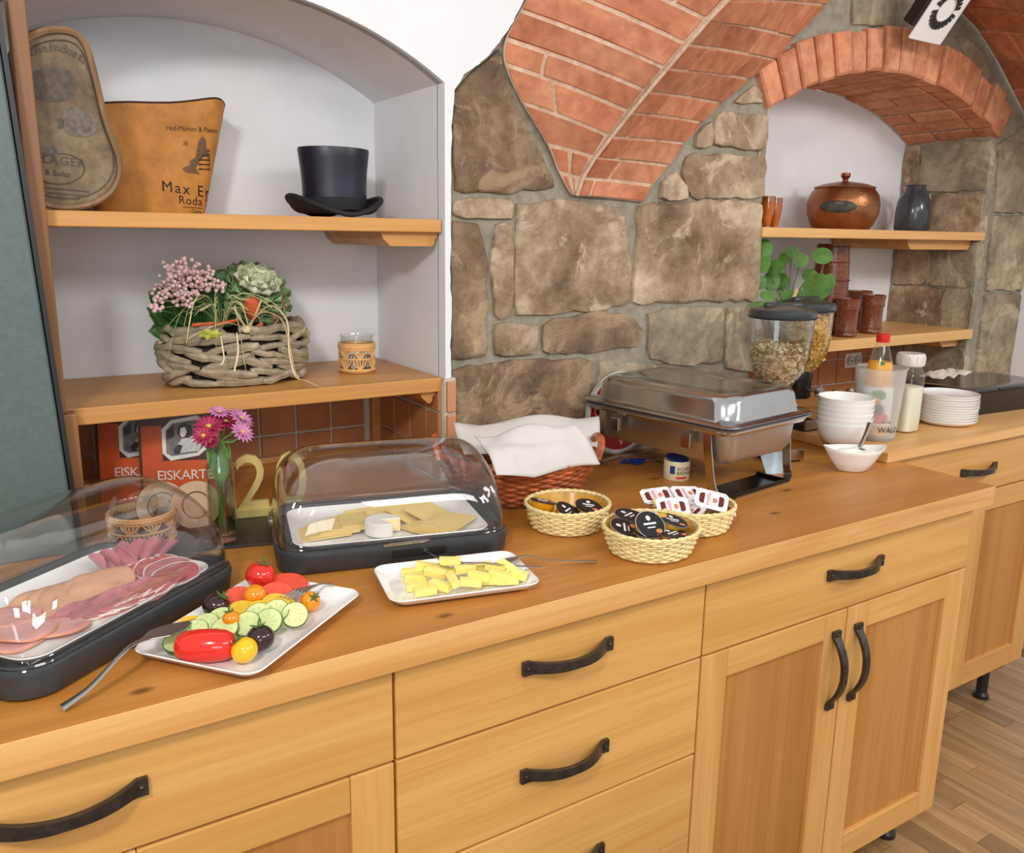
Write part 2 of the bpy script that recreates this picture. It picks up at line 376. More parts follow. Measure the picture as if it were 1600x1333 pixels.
# alcove inside
al = MB()
al.add([(XA0, YB2, .8)]+[(x, YB2, z) for x, z in ARR]+[(XA1, YB2, .8)], [tuple(range(len(ARR)+2))])
ao = obj('wall_alcove', al, M['plaster'], None, 0, solid=.0, tri=True); tag(ao, 'white plaster back wall of the arched alcove', kind='structure')
am = MB(); n = len(ARR)
am.add([(x, YW+.05, z+.007) for x, z in ARR]+[(x, YB2+.02, z+.007) for x, z in ARR], [(k, k+1, n+k+1, n+k) for k in range(n-1)])
am.box(XA1+.004, XA1+.05, YW+.02, YB2+.02, .8, 1.78); am.box(XA0-.05, XA0-.004, YW+.02, YB2+.02, .8, 1.78)
rv = obj('wall_reveal', am, M['mortar'], None, 30); tag(rv, 'stone side wall of the arched alcove', kind='structure')
toR = lambda a, b, h: (XA1+.006-h, a, b); toL = lambda a, b, h: (XA0-.006+h, a, b)
zz = [.93, 1.07, 1.27, 1.43, 1.585, 1.75]
for i in range(5):
    ys = [YW+.004, YW+.15+random.uniform(-.06, .06), YB2-.002] if i % 2 else [YW+.004, YB2-.1+random.uniform(-.09, .05), YB2-.002]
    for k in range(2):
        for f_ in (toR, toL):
            stone([(ys[k]+.006, zz[i]+.007), (ys[k+1]-.004, zz[i]+.007+random.uniform(-.004, .004)), (ys[k+1]-.004, zz[i+1]-.006), (ys[k]+.006, zz[i+1]-.006)], f_, M['stone_grey' if random.random() < .75 else 'stone'], rv, .012)
# plaster wall around the left niche
pe = [(706, 590), (704, 540), (706, 480), (703, 420), (705, 350), (704, 250), (707, 180), (710, 140), (726, 116), (748, 100), (766, 84), (780, 66), (790, 52), (802, 34), (818, 0), (850, -70)]
ed = []
for i in range(len(pe)-1):
    for k in range(4):
        u = lerp(pe[i][0], pe[i+1][0], k/4); v = lerp(pe[i][1], pe[i+1][1], k/4); q = onY(u+random.uniform(-1.2, 1.2), v, YW-.012); ed.append((q[0], q[2]))
wl = [(XN1, 1.125), (XN1, 1.716)] + ARL[::-1][1:-1] + [(XN0, 1.716), (XN0, 0), (-2.2, 0), (-2.2, 2.5), (.62, 2.5)] + ed[::-1]
tag(obj('wall_left', wall_poly(wl, YW-.012, YW+.02), M['plaster'], None, 0, tri=True), 'white plaster wall around the shelf niche', kind='structure')
nm = MB(); n = len(ARL)
nm.add([(XN0, YB, .85)]+[(x, YB, z) for x, z in ARL]+[(XN1, YB, .85)], [tuple(range(n+2))])
nm.add([(x, YW, z) for x, z in ARL]+[(x, YB, z) for x, z in ARL], [(k, k+1, n+k+1, n+k) for k in range(n-1)])
for x, s in ((XN1, 1), (XN0, -1)): nm.box(min(x, x+s*.03), max(x, x+s*.03), YW+.018, YB, .85, 1.716)
tag(obj('wall_niche', nm, M['plaster'], None, 30, tri=True), 'white plaster inside of the arched shelf niche', kind='structure')
# far right white wall
tag(obj('wall_right', MB().box(2.70, 3.6, .52, .66, 0, 2.5), M['plaster'], None, 0, .01), 'white plaster wall end at the far right', kind='structure')
# tiles below the lower shelf of the niche
gt = MB().box(-.42, XN1-.004, YB-.006, YB+.01, .86, 1.11).box(XN1-.006, XN1+.01, YW-.01, YB-.006, .86, 1.11).box(XN1-.004, .433, YW-.014, YW+.02, .86, 1.125)
wt = obj('wall_tiles', gt, M['grout'], None, 0); tag(wt, 'brown tiled splashback under the niche shelf', kind='structure')
tx = [onY(u, 660, YB).x for u in (403, 461, 515, 568)]; pt = (tx[3]-tx[0])/3
tz = onY(461, 675, YB).z
rows = [(tz-pt, tz), (tz, tz+pt), (tz+pt, tz+2*pt)]
def tile(x0, x1, y0, y1, z0, z1, mat='tile'): obj('tile', MB().box(x0, x1, y0, y1, z0, z1), M[mat], wt, 0, .002)
for z0, z1 in rows:
    z1c = min(z1, 1.105); z0c = max(z0, .9)
    if z1c-z0c < .012: continue
    x = tx[3]
    while x > -.42: tile(max(x-pt+.003, -.418), x-.003, YB-.012, YB-.004, z0c+.003, z1c-.003); x -= pt
    ys = [YB-.03]
    for k in range(4): ys.append(ys[-1]-.0835)
    for k in range(4):
        tile(XN1-.012, XN1-.004, max(ys[k+1], YW-.004)+.003, ys[k]-.003, z0c+.003, z1c-.003)
    tile(XN1+.0, .431, YW-.022, YW-.012, z0c+.003, (z1c if z1c < 1.1 else 1.122)-.003, 'tile_pink')
obj('tile_batten', MB().box(tx[3]+.012, tx[3]+.035, YB-.03, YB-.008, .915, 1.1), M['shelf'], wt, 0, .002)
obj('base_batten', MB().box(-.41, XN1-.012, YB-.024, YB-.012, .9, .915), M['shelf'], wt, 0, .002)
# alcove tiles behind the socket
ga = obj('wall_tiles', MB().box(XA0, XA1-.012, YB2-.008, YB2+.006, .9, 1.1), M['grout'], None, 0); tag(ga, 'brown tiled splashback under the alcove shelf', kind='structure')
for i in range(11):
    for j in range(2):
        x = XA0+.005+i*.097
        if x+.09 < XA1-.012: obj('tile', MB().box(x, x+.092, YB2-.014, YB2-.006, .93+j*.086, 1.011+j*.086), M['tile'], ga, 0, .002)
# vault webs of brick
GK = [(897, 306), (910, 278), (930, 246), (955, 214), (985, 176), (1012, 143), (1042, 108), (1074, 70), (1107, 32), (1138, 0), (1180, -45), (1230, -100)]
RK = [(1006, 316), (1021, 290), (1046, 259), (1070, 224), (1098, 192), (1128, 161), (1173, 124), (1212, 94), (1240, 58), (1290, 8), (1340, -50), (1400, -120)]
LK = [(893, 306), (874, 270), (855, 226), (815, 160), (789, 101), (790, 60), (812, 16), (838, -30), (860, -75), (880, -120), (910, -170), (940, -220)]
G3 = [onX(u, v, .742+.158*(u-897)/241) for u, v in GK]; G3[0].y = min(G3[0].y, YW-.01)
for g in G3: g.y = min(g.y, YW-.012)
R3 = [onY(u, v, YW-.004) for u, v in RK]; L3 = [onY(u, v, YW-.006) for u, v in LK]
W3 = [onY(u, v, YW-.004) for u, v in [(1470, -45), (1492, 8), (1528, 48), (1556, 92), (1580, 138), (1604, 185), (1630, 240), (1655, 300)]]
O3 = [onY(u+170, v+22, .3) for u, v in [(1470, -45), (1492, 8), (1528, 48), (1556, 92), (1580, 138), (1604, 185), (1630, 240), (1655, 300)]]
def surf(A, B, bulge):
    def f(s, t):
        i = min(int(t), len(A)-2); k = t-i
        def c1(P):
            a, b, c, d = P[max(i-1, 0)], P[i], P[i+1], P[min(i+2, len(P)-1)]
            return .5*((2*b)+(c-a)*k+(2*a-5*b+4*c-d)*k*k+(3*b-a-3*c+d)*k**3)
        p = c1(A).lerp(c1(B), s); return p + V((0, 0, 1))*bulge*math.sin(math.pi*s)*(c1(A)-c1(B)).length
    return f
cm = MB(); SF = [surf(L3, G3, .014), surf(G3, R3, .006), surf(W3, O3, .02)]; NT = [11, 11, 7]
def nrm(f, s, t):
    e = .01; a = f(min(s+e, 1), t)-f(max(s-e, 0), t); b = f(s, min(t+e, 10.99))-f(s, max(t-e, 0)); n_ = a.cross(b).normalized()
    return n_ if n_.dot(CP-f(s, t)) > 0 else -n_
for f, nt_ in zip(SF, NT):
    cm.grid(lambda u, v: f(u, v*(nt_-.001))-nrm(f, u, v*(nt_-.02))*.0064, 16, nt_*4)
ce = obj('ceiling', cm, M['vaultmortar'], None, 40, solid=.01); tag(ce, 'orange brick groin vault rising from the stone pillar', kind='structure')
for w, (f, nt_) in enumerate(zip(SF, NT)):
    for c in range(nt_):
        W = (f(1, c+.5)-f(0, c+.5)).length; nb = max(1, round(W/.24)); off = random.random()*.6
        ss = [0]+[min(.99, max(.02, (k+off)/nb)) for k in range(nb)]+[1]; ss = sorted(set(round(x, 3) for x in ss))
        ss = [x for i, x in enumerate(ss) if i == 0 or x == 1 or (x-ss[i-1] > .12 and 1-x > .12)]
        gs = .003/W; hh = random.uniform(.001, .003)
        ct = (f(.5, min(c+1, nt_-.001))-f(.5, c)).length; gt_ = .0032/ct
        for k in range(len(ss)-1):
            s0, s1 = ss[k]+gs, ss[k+1]-gs
            if w == 0 and k == len(ss)-2: s1 -= .006/W
            if w == 1 and k == 0: s0 += .006/W
            if s1-s0 < .02: continue
            t0, t1 = c+gt_, min(c+1, nt_-.001)-gt_; h2 = hh+random.uniform(-.0015, .002)
            us = [0, .0, .25, .5, .75, 1, 1]; vs_ = [0, 0, .33, .67, 1, 1]; mb = MB(); vs = []; fs = []
            for a_ in range(7):
                for b_ in range(6):
                    ed_ = a_ in (0, 6) or b_ in (0, 5); di = 0 if a_ in (0, 6) else gs*.7; dj = 0 if b_ in (0, 5) else gt_*.7
                    a = lerp(s0+di, s1-di, us[a_]); b = lerp(t0+dj, t1-dj, vs_[b_]); vs.append(f(a, b)+nrm(f, a, b)*(-.007 if ed_ else h2))
            for a_ in range(6):
                for b_ in range(5): fs.append((a_*6+b_, a_*6+6+b_, a_*6+7+b_, a_*6+b_+1))
            obj('brick', mb.add(vs, fs), M['brick'], ce, 30)
# groin rib of mortar
obj('groin_rib', MB().tube([p+nrm(SF[0], 1, min(i, 10.9))*.002 for i, p in enumerate(cr(G3, 1))], .0045, 6), M['vaultmortar'], ce)
# shelves of niche and alcove
def shelf(name, label, x0, x1, y0, y1, z1, th, mat):
    t = thing(name, label, 'shelf', (0, 0, 0)); obj('board', MB().box(x0, x1, y0, y1, z1-th, z1), M[mat], t, 0, .002); return t
def corbel(t, x0, x1, y0, y1, z, h, mat):
    pr_ = [(x0, z), (x1, z), (x1, z-h*.35), (x1-.006, z-h*.5), (x1-.006, z-h*.8), (x1-.012, z-h), (x0+.02, z-h), (x0+.005, z-h*.5)]
    n = len(pr_); obj('corbel', MB().add([(x, y0, q) for x, q in pr_]+[(x, y1, q) for x, q in pr_], [tuple(range(n)), tuple(range(2*n-1, n-1, -1))]+[(k, (k+1) % n, n+(k+1) % n, n+k) for k in range(n)]), M[mat], t, 0)
t = shelf('wall_shelf', 'oiled wooden shelf under the top hat', -.312, XN1-.003, YW-.004, YB-.002, 1.453, .026, 'shelf'); corbel(t, XN1-.13, XN1-.004, YW+.015, YB-.004, 1.427, .028, 'shelf')
t = shelf('wall_shelf', 'deep wooden shelf under the driftwood flower basket', -.312, XN1-.003, YW-.004, YB-.002, 1.126, .03, 'shelf'); corbel(t, XN1-.05, XN1-.014, YW+.01, YB-.02, 1.096, .026, 'shelf')
t = shelf('wall_shelf', 'pale wooden alcove shelf under the copper pot', XA0+.003, XA1+.006, YW-.006, YB2-.002, 1.454, .026, 'shelf_pale'); corbel(t, XA1-.36, XA1-.012, YW+.03, YB2-.01, 1.428, .03, 'shelf')
t = shelf('wall_shelf', 'pale wooden alcove shelf under the brown stoneware cups', XA0+.003, XA1+.02-.012, YW-.006, YB2-.002, 1.137, .032, 'shelf_pale'); corbel(t, XA1-.12, XA1-.012, YW+.03, YB2-.01, 1.105, .026, 'shelf')
# left upright and dark panel
up = thing('upright_board', 'brown wooden upright post at the left end of the shelves', 'post', (-.318, 0, .9))
q = [onY(50, 0, YW-.004), onY(143, 750, YW-.004)]
obj('board', MB().box(-.338, -.3125, YW-.05, YW-.014, 1.127, 2.1).mesh('board', 0), M['upright'], up, 0, .003, loc=(.318, 0, -.9))
obj('lower_board', MB().box(-.334, -.298, YW-.05, YW-.014, .9, 1.126).mesh('board', 0), M['upright'], up, 0, .003, loc=(.318, 0, -.9))
pn = thing('chalkboard', 'dark green lacquered board standing at the left edge', 'board', (-.7, .58, .9))
pp = [onY(-8, 60, .57), onY(116, 800, .57)]
pm = MB(); pm.add([(-1.15, .56, .9), (onY(118, 806, .56).x, .56, .9), (onY(-2, 100, .56).x, .56, 1.76), (-1.15, .56, 1.76), (-1.15, .6, .9), (onY(118, 806, .56).x, .6, .9), (onY(-2, 100, .56).x, .6, 1.76), (-1.15, .6, 1.76)],
   [(0, 1, 2, 3), (7, 6, 5, 4), (0, 4, 5, 1), (1, 5, 6, 2), (2, 6, 7, 3), (3, 7, 4, 0)])
M['greenlac'] = plain('dark_green_lacquer', S(86, 100, 96), .4, 0, .05, 120, .05, 300)
obj('sheet', pm, M['greenlac'], pn, 0, .004, loc=(.7, -.58, -.9))
obj('edge_shadow', MB().add([(v[0]+(0 if i % 4 in (0, 3) else 0), v[1], v[2]) for i, v in enumerate([(onY(118, 806, .56).x+.001, .557, .9), (onY(118, 806, .56).x+.008, .557, .9), (onY(-2, 100, .56).x+.008, .557, 1.76), (onY(-2, 100, .56).x+.001, .557, 1.76), (onY(118, 806, .56).x+.001, .603, .9), (onY(118, 806, .56).x+.008, .603, .9), (onY(-2, 100, .56).x+.008, .603, 1.76), (onY(-2, 100, .56).x+.001, .603, 1.76)])], [(0, 1, 2, 3), (7, 6, 5, 4), (0, 4, 5, 1), (1, 5, 6, 2), (2, 6, 7, 3), (3, 7, 4, 0)]), M['black'], pn, 0, loc=(.7, -.58, -.9))  # black strip painting the shadow line along the board's right edge
# ================================================================ CABINETS
def handle_mesh(L=.17, bow=.026):
    mb = MB(); n = 28; rings = []
    for i in range(n+1):
        x = -L/2+L*i/n; a = abs(x)/(L/2)
        if a > .84: y = -.004; h = .011
        else: k = a/.84; y = -.004-bow*(1-k**2.2)*1.0; h = .0068+.0024*k
        th = .0034 if a > .84 else .0042
        rings.append([(x, y-th, -h), (x, y-th, h), (x, y+th*.9, h), (x, y+th*.9, -h)])
    mb.loft(rings)
    for s in (-1, 1): mb.ball(.0035, .0025, .0035, T(s*L*.455, -.0078, 0), 8, 6)
    return mb.mesh('handle', 30)
HM = handle_mesh(); HM.materials.append(M['iron'])
def front_board(name, par, x0, x1, z0, z1, mat='front', y0=-.0, th=.02, M_=None):
    return obj(name, MB().box(x0, x1, y0, y0+th, z0, z1), M[mat], par, 0, .0018)
def cabinet(label, x0, x1, yf, z0, zt, depth, spec, name='sideboard_cabinet'):
    t = thing(name, label, 'cabinet', (x0, yf, 0)); w = x1-x0
    obj('carcass', MB().box(.003, w-.003, .0205, depth, z0+.001, zt), M['stile'], t, 0, .001)
    for k, s in enumerate(((.06, .075), (w-.06, .075))):
        f_ = MB().lathe([(.024, 0), (.024, .012), (.017, .02), (.017, z0+.003)], 14, T(s[0], s[1], 0)); obj('foot', f_, M['black'], t)
    for it in spec:
        if it[0] == 'drawer':
            _, a, b, c, d, hz = it
            o = front_board('drawer', t, a+.002, b-.002, c+.002, d-.002)
            obj('handle', HM, None, o, loc=((a+b)/2, 0, hz))
            if len(it) > 6: pass
        if it[0] == 'door':
            _, a, b, c, d, hs, sw = it
            a += .002; b -= .002; c += .002; d -= .002
            o = obj('door', MB().box(a+sw, b-sw, .009, .018, c+sw*.95, d-sw*.85), M['panel'], t, 0)
            front_board('stile', o, a, a+sw, c, d, 'stile'); front_board('stile', o, b-sw, b, c, d, 'stile')
            front_board('rail', o, a+sw+.0006, b-sw-.0006, c, c+sw*.95, 'front'); front_board('rail', o, a+sw+.0006, b-sw-.0006, d-sw*.85, d, 'front')
            if hs: obj('handle', HM, None, o, M=T(b-sw/2 if hs > 0 else a+sw/2, 0, .585) @ RY(90))
    return t
ZC, ZD, ZB = .857, .711, .1
cabinet('left sideboard unit with wide drawer over doors, under the meat display', -.80, 0, .02, ZB, ZC, .6, [('drawer', 0, .8, ZD, ZC-.002, .793), ('door', 0, .4, ZB, ZD, 1, .064), ('door', .4, .8, ZB, ZD, -1, .064)])
cabinet('middle sideboard unit with three stacked drawers', 0, .5825, .02, ZB, ZC, .6, [('drawer', 0, .5825, ZD, ZC-.002, .794), ('drawer', 0, .5825, .523, ZD, .613), ('drawer', 0, .5825, .313, .523, .418), ('drawer', 0, .5825, ZB, .313, .21)])
cabinet('right sideboard unit with a drawer above two panelled doors', .5825, 1.397, .02, ZB, ZC, .6, [('drawer', 0, .8145, ZD, ZC-.002, .795), ('door', 0, .401, ZB, ZD, 1, .064), ('door', .401, .8145, ZB, ZD, -1, .066)])
cabinet('set-back sideboard unit with one panelled door, under the white plates', 1.44, 2.245, .26, .152, .899, .38, [('drawer', 0, .805, .752, .897, .821), ('door', 0, .40, .152, .752, 0, .07), ('door', .40, .805, .152, .752, 0, .07)])
wt1 = thing('worktop', 'long oiled wooden worktop of the buffet sideboard', 'worktop', (0, .3, .857))
obj('board', MB().box(-1.2, 1.438, -.298, .3495, .0005, .043), M['top'], wt1, 0)
obj('edge_board', MB().box(-1.2, 1.436, -.3, -.2982, .0005, .0428), M['edge'], wt1, 0, .0006)
ws = thing('niche_sill', 'wooden sill board inside the tiled niche behind the vase', 'sill', (0, .8, .857)); obj('board', MB().box(XN0+.004, XN1-.014, -.1495, .17, 0, .043), M['top'], ws, 0, .001)
wt2 = thing('worktop', 'short raised worktop under the white plates and milk carafe', 'worktop', (1.9, .45, .9))
obj('board', MB().box(1.396-1.9, .78, -.208, .199, .0005, .026), M['edge'], wt2, 0, .002); obj('edge_board', MB().box(1.396-1.9, .78, -.21, -.2085, .001, .0255), M['edge'], wt2, 0)
als = thing('alcove_sill', 'pale wooden sill at the back of the alcove below the socket', 'sill', (1.9, .65, .9)); obj('board', MB().box(XA0+.012-1.9, XA1-.016-1.9, 0, .299, .0005, .026), M['edge'], als, 0, .001)
# ventilation plate above the alcove arch
ve = thing('vent_plate', 'white wall vent with a round slotted grille above the brick arch', 'vent', M=Matrix.Translation((1.772, .56, 1.952)) @ RX(36))
obj('plate', MB().prism(rrect(.072, .1, .004), -.006, 0, T(.072, 0, .1) @ RX(90)), M['white'], ve, 0, .002)
gm = MB()
for i in range(26):
    a = 2*math.pi*i/26
    if i % 13 in (0,): continue
    c, s_ = math.cos(a), math.sin(a); w = .0042
    q = [(r*c-sg*w*s_, r*s_+sg*w*c) for r, sg in ((.032, -1), (.052, -1), (.052, 1), (.032, 1))]
    gm.prism(q, 0, .0012)
obj('grille', gm, M['black'], ve, 0, M=T(.072, -.001, .088) @ RX(90))
M['off'] = plain('pale_grey_plastic', S(206, 206, 200), .4, var=.02)
obj('ring', MB().tube([(.03*math.cos(a*.2617), 0, .03*math.sin(a*.2617)) for a in range(24)], .0015, 6, closed=True), M['off'], ve, loc=(.072, -.001, .088))
obj('recess_shade', MB().box(-.012, .124, .0065, .04, .03, .26), M['black'], ve, 0)  # black box standing in for the darkness of the recess behind the plate
# ================================================================ SHELF ITEMS
def mpp(P): return (Vector(P)-CP).dot(CF)/FPX
def onP(u, v, p0, n): d = ray(u, v); return CP + d*((Vector(p0)-CP).dot(n)/d.dot(n))
ZU, ZL = 1.4533, 1.1263
# --- old oval barrel head
M['lid'] = mottled('aged_painted_wood', [(.25, S(96, 80, 64)), (.5, S(134, 116, 94)), (.75, S(164, 146, 120))], 12, .6, .15, 60, 0, .002)
M['lidrim'] = wood('barrel_rim_wood', S(116, 86, 58), S(148, 114, 80), 'Z', 2, .55, .05, 0)
M['print'] = plain('faded_print', S(92, 82, 74), .7, var=.15, vs=120)
M['print2'] = plain('faded_blue_print', S(112, 104, 96), .7, var=.2, vs=150)
n_ = Vector((.13, -1, -.17)).normalized(); p0 = Vector((-.25, .70, ZU))
ou = [(14, 95), (30, 62), (58, 44), (90, 39), (118, 46), (135, 68), (147, 108), (157, 150), (167, 190), (180, 225), (188, 252), (187, 278), (173, 303), (145, 320), (108, 327), (72, 323), (44, 305), (22, 270), (8, 200), (6, 140)]
op = [onP(u, v, p0, n_) for u, v in cr([(a, b, 0) for a, b in ou], 4, True) for u, v in [(u, v)]] if False else [onP(q.x, q.y, p0, n_) for q in cr([(a, b, 0) for a, b in ou], 4, True)]
zmin = min(q.z for q in op); op = [q-Vector((0, 0, zmin-ZU-.0005)) for q in op]
cen = sum(op, Vector())/len(op)
bl = thing('barrel_head', 'old oval barrel head with faded printed lettering on the top shelf', 'sign', cen*1.0)
loc_ = lambda q: q-cen
rg = lambda k, d: [loc_(cen+(q-cen)*k)-n_*d for q in op]
obj('board', MB().loft([rg(1, .028), rg(1, .0), rg(.985, -.004), rg(.93, -.004), rg(.92, 0), rg(.3, 0)]), M['lid'], bl, 40)
obj('rim', MB().tube([loc_(cen+(q-cen)*.965)+n_*.003 for q in op], .0055, 6, closed=True), M['lidrim'], bl)
exv = Vector((1, .13, 0)).normalized(); eyv = n_.cross(exv); eyv = eyv if eyv.z > 0 else -eyv
off = Vector((0, 0, -(zmin-ZU-.0005)))
def LP(u, v, h=.0012): return loc_(onP(u, v, p0, n_)+off)+n_*h
def letM(u, v, ang=0, h=.0012):
    c, s_ = math.cos(math.radians(ang)), math.sin(math.radians(ang)); a = exv*c+eyv*s_; b = -exv*s_+eyv*c; p = LP(u, v, h)
    return Matrix(((a.x, b.x, n_.x, p.x), (a.y, b.y, n_.y, p.y), (a.z, b.z, n_.z, p.z), (0, 0, 0, 1)))
def decal(name, pts, mat, par, h=.0008, f=LP):
    P = [f(q.x, q.y, h) for q in cr([(a, b, 0) for a, b in pts], 3, True)]; c = sum(P, Vector())/len(P); n = len(P)
    obj(name, MB().add(P+[c], [(i, (i+1) % n, n) for i in range(n)]), mat, par, 0)
txt = 'DeutscheIndustrie'
for i, ch in enumerate(txt):
    t_ = i/(len(txt)-1); a = math.radians(165-145*t_); u = 82+60*math.cos(a); v = 130-52*math.sin(a)
    if u > 26: lettering(ch, .018, M['print'], bl, letM(u, v, (math.degrees(a)-90)*.75), align='CENTER')
decal('picture', [(48, 112), (80, 104), (110, 110), (118, 135), (112, 152), (80, 158), (55, 150), (42, 130)], M['print'], bl)
decal('picture', [(100, 170), (120, 166), (138, 178), (150, 200), (138, 212), (110, 210), (98, 195)], M['print2'], bl)
decal('picture', [(46, 185), (54, 183), (56, 200), (48, 200)], M['print'], bl); decal('picture', [(92, 184), (99, 186), (98, 198), (91, 198)], M['print'], bl)
decal('picture', [(62, 232), (80, 226), (96, 232), (90, 242), (66, 242)], M['print2'], bl)
lettering('LAGER', .02, M['print'], bl, letM(66, 252, -4), spacing=1.1); lettering('& Sohn', .013, M['print'], bl, letM(70, 271, -4))
for k, (u, v, w) in enumerate([(64, 292, 70), (74, 300, 55), (86, 307, 36)]): obj('text_line', MB().box(0, w*mpp(cen), 0, .002, 0, .0004), M['print'], bl, M=letM(u, v, -3))
obj('ring_line', MB().tube([LP(92+40*math.cos(a*.2), 262+24*math.sin(a*.2), .001) for a in range(32)], .0008, 4, closed=True), M['print'], bl)
obj('ring_line', MB().tube([loc_(cen+(q-cen)*.86)+n_*.001 for q in op], .0011, 4, closed=True), M['print'], bl)
# --- tan carrier with print
M['tan'] = mottled('tan_leather', [(.25, S(168, 104, 40)), (.5, S(190, 128, 60)), (.75, S(206, 150, 84))], 6, .45, .06, 80, 0, .002)
M['ink'] = plain('dark_brown_ink', S(62, 34, 20), .6); M['ink2'] = plain('grey_brown_ink', S(104, 76, 52), .6)
c0 = onY(236, 331, .885); kc = thing('leather_carrier', 'tan leather bucket printed in dark letters beside the barrel head', 'bucket', (c0.x, .885, ZU))
def ksurf(a, t, off=0):
    A = lerp(.098, .15, t)+off; B = lerp(.05, .064, t)+off; z = t*(.2+.03*math.cos(a)*(1 if math.cos(a) > 0 else .7)-.02*max(0, math.cos(a))**8)
    cx = math.cos(a); sx_ = math.sin(a); e = .62
    return Vector((A*abs(cx)**e*(1 if cx > 0 else -1), B*abs(sx_)**e*(1 if sx_ > 0 else -1), z))
N = 64
obj('wall', MB().loft([[ksurf(2*math.pi*k/N, t, o) for k in range(N)] for t, o in ((0, 0), (.25, 0), (.5, 0), (.75, 0), (1, 0), (1, -.003), (.5, -.003), (.02, -.003))]), M['tan'], kc, 45)
obj('rim', MB().tube([ksurf(2*math.pi*k/N, 1.0, -.0015) for k in range(N)], .0022, 6, closed=True), M['ink'], kc)
def kpt(x, z, off=.0007):
    t_ = z/.2; A = lerp(.098, .15, t_)+off; B = lerp(.05, .064, t_)+off; e = 2/.62; x = min(x, A*.995)
    return Vector((x, -B*max(0, 1-abs(x/A)**e)**(1/e), z*(1.0+.13*max(0, x/A))))
def wraptext(txt, size, mat, x0, z0, par, ang=0, **k):
    me = text_mesh(txt, size, .0002, **k); me.materials.clear(); me.materials.append(mat)
    for v in me.vertices: x = v.co.x; v.co = kpt(x0+x, z0+v.co.y-x*ang)
    obj('lettering', me, mat, par)
wraptext('Max Erh', .027, M['ink'], .012, .043, kc, .14, spacing=1.25)
wraptext('Roda S.A.', .021, M['ink'], .042, .02, kc, .08, spacing=1.1)
wraptext('Hof-Mühlen & Patente', .0125, M['ink2'], .026, .150, kc, .1, spacing=.95)
wraptext('Gera', .010, M['ink2'], .066, .004, kc, .05)
obj('underline', MB().loft([[kpt(.05+.04*i/6, .0135-.0003*i+dz, .0009) for dz in (0, .0012)] + [kpt(.05+.04*i/6, .0135-.0003*i+dz, .0003) for dz in (.0012, 0)] for i in range(7)]), M['ink'], kc, 0)
def ksdecal(pts, mat):
    P = [kpt(x, z, .0007) for x, z in pts]; n = len(P); c = kpt(sum(x for x, z in pts)/n, sum(z for x, z in pts)/n, .001); obj('picture', MB().add(P+[c], [(i, (i+1) % n, n) for i in range(n)]), mat, kc, 0)
ksdecal([(.074, .08), (.08, .105), (.086, .128), (.094, .136), (.1, .13), (.102, .11), (.108, .105), (.108, .08)], M['ink2'])
ksdecal([(.052, .082), (.06, .074), (.086, .07), (.076, .085), (.078, .1), (.066, .094), (.068, .088)], M['ink2'])
for k in range(5): ksdecal([(.084, .078+k*.008), (.108, .077+k*.008), (.108, .0805+k*.008), (.084, .0815+k*.008)], M['ink'])
wraptext('*', .026, M['ink2'], .056, .112, kc)
# --- top hat
M['hat'] = plain('black_silk_plush', S(22, 22, 40), .38, 0, .3, 14, .05, 300, .5); M['hatb'] = plain('black_felt', S(22, 22, 24), .75, 0, .1, 60)
c0 = onY(524, 337, .80); px = mpp(c0)
ht = thing('top_hat', 'black silk top hat with curled brim on the upper shelf', 'hat', (c0.x, .80, ZU), 0)
cr_ = [(.050, .02), (.0505, .03), (.0508, .06), (.052, .09), (.0545, .118), (.056, .134), (.0553, .138), (.05, .139), (0, .139)]
obj('crown', MB().lathe(cr_, 40, None, 1.32, 1.08), M['hat'], ht, 40)
obj('band', MB().lathe([(.0512, .016), (.0518, .018), (.0522, .04), (.0514, .041)], 40, None, 1.32, 1.08, False), M['hatb'], ht, 40)
def brim(u, v):
    a = 2*math.pi*u; r = lerp(.048, .073, v); up_ = (abs(math.cos(a))**1.5)*.028*v**2.2+.004*v
    return (r*1.42*math.cos(a)*(1-.07*v**3), r*1.2*math.sin(a), .010+up_-.008*(abs(math.sin(a))**2)*v)
obj('brim', MB().grid(brim, 48, 8), M['hatb'], ht, 60, solid=.004)
obj('brim_edge', MB().tube([brim(k/48, 1) for k in range(48)], .0055, 8, closed=True), M['hatb'], ht)
# --- driftwood flower basket
M['drift'] = mottled('grey_driftwood', [(.25, S(124, 110, 92)), (.5, S(162, 147, 124)), (.75, S(196, 182, 158))], 18, .8, .5, 60, .14, .004)
bc = onZ(362, 592, ZL); BX, BY = bc.x+.005, .81
fb = thing('driftwood_basket', 'grey driftwood basket holding flowers and ornamental cabbage', 'basket', (BX, BY, ZL))
ns = 0
obj('liner', MB().lathe([(.02, .006), (.105, .008), (.118, .06), (.122, .105), (.112, .106), (.1, .09), (0, .088)], 36, None, 1.06, .68), plain('dark_soil', S(52, 42, 34), .9, bmp=.6), fb)
for lv in range(7):
    for k in range(15):
        a = 2*math.pi*(k+random.random()*.8+lv*.5)/15; half = random.uniform(.2, .38); r0 = random.uniform(.0055, .0105)
        til = random.uniform(-.012, .012); z = .012+lv*.0165+random.uniform(-.003, .003); ro = random.uniform(-.004, .008); bul = 1+.1*math.sin(math.pi*lv/7)
        pts = []
        for j in range(6):
            b = a-half+2*half*j/5; jj = random.uniform(-.002, .002); pts.append(((.122*bul+ro)*1.06*math.cos(b), (.122*bul+ro)*.70*math.sin(b), max(z+til*(j-2.5)/2.5+jj, r0*1.05)))
        if pts[2][1] > .045 and lv < 6: continue
        obj('driftwood_stick', MB().tube(pts, [r0*.7, r0, r0*1.08, r0, r0*.95, r0*.6], 7), M['drift'], fb, 50); ns += 1
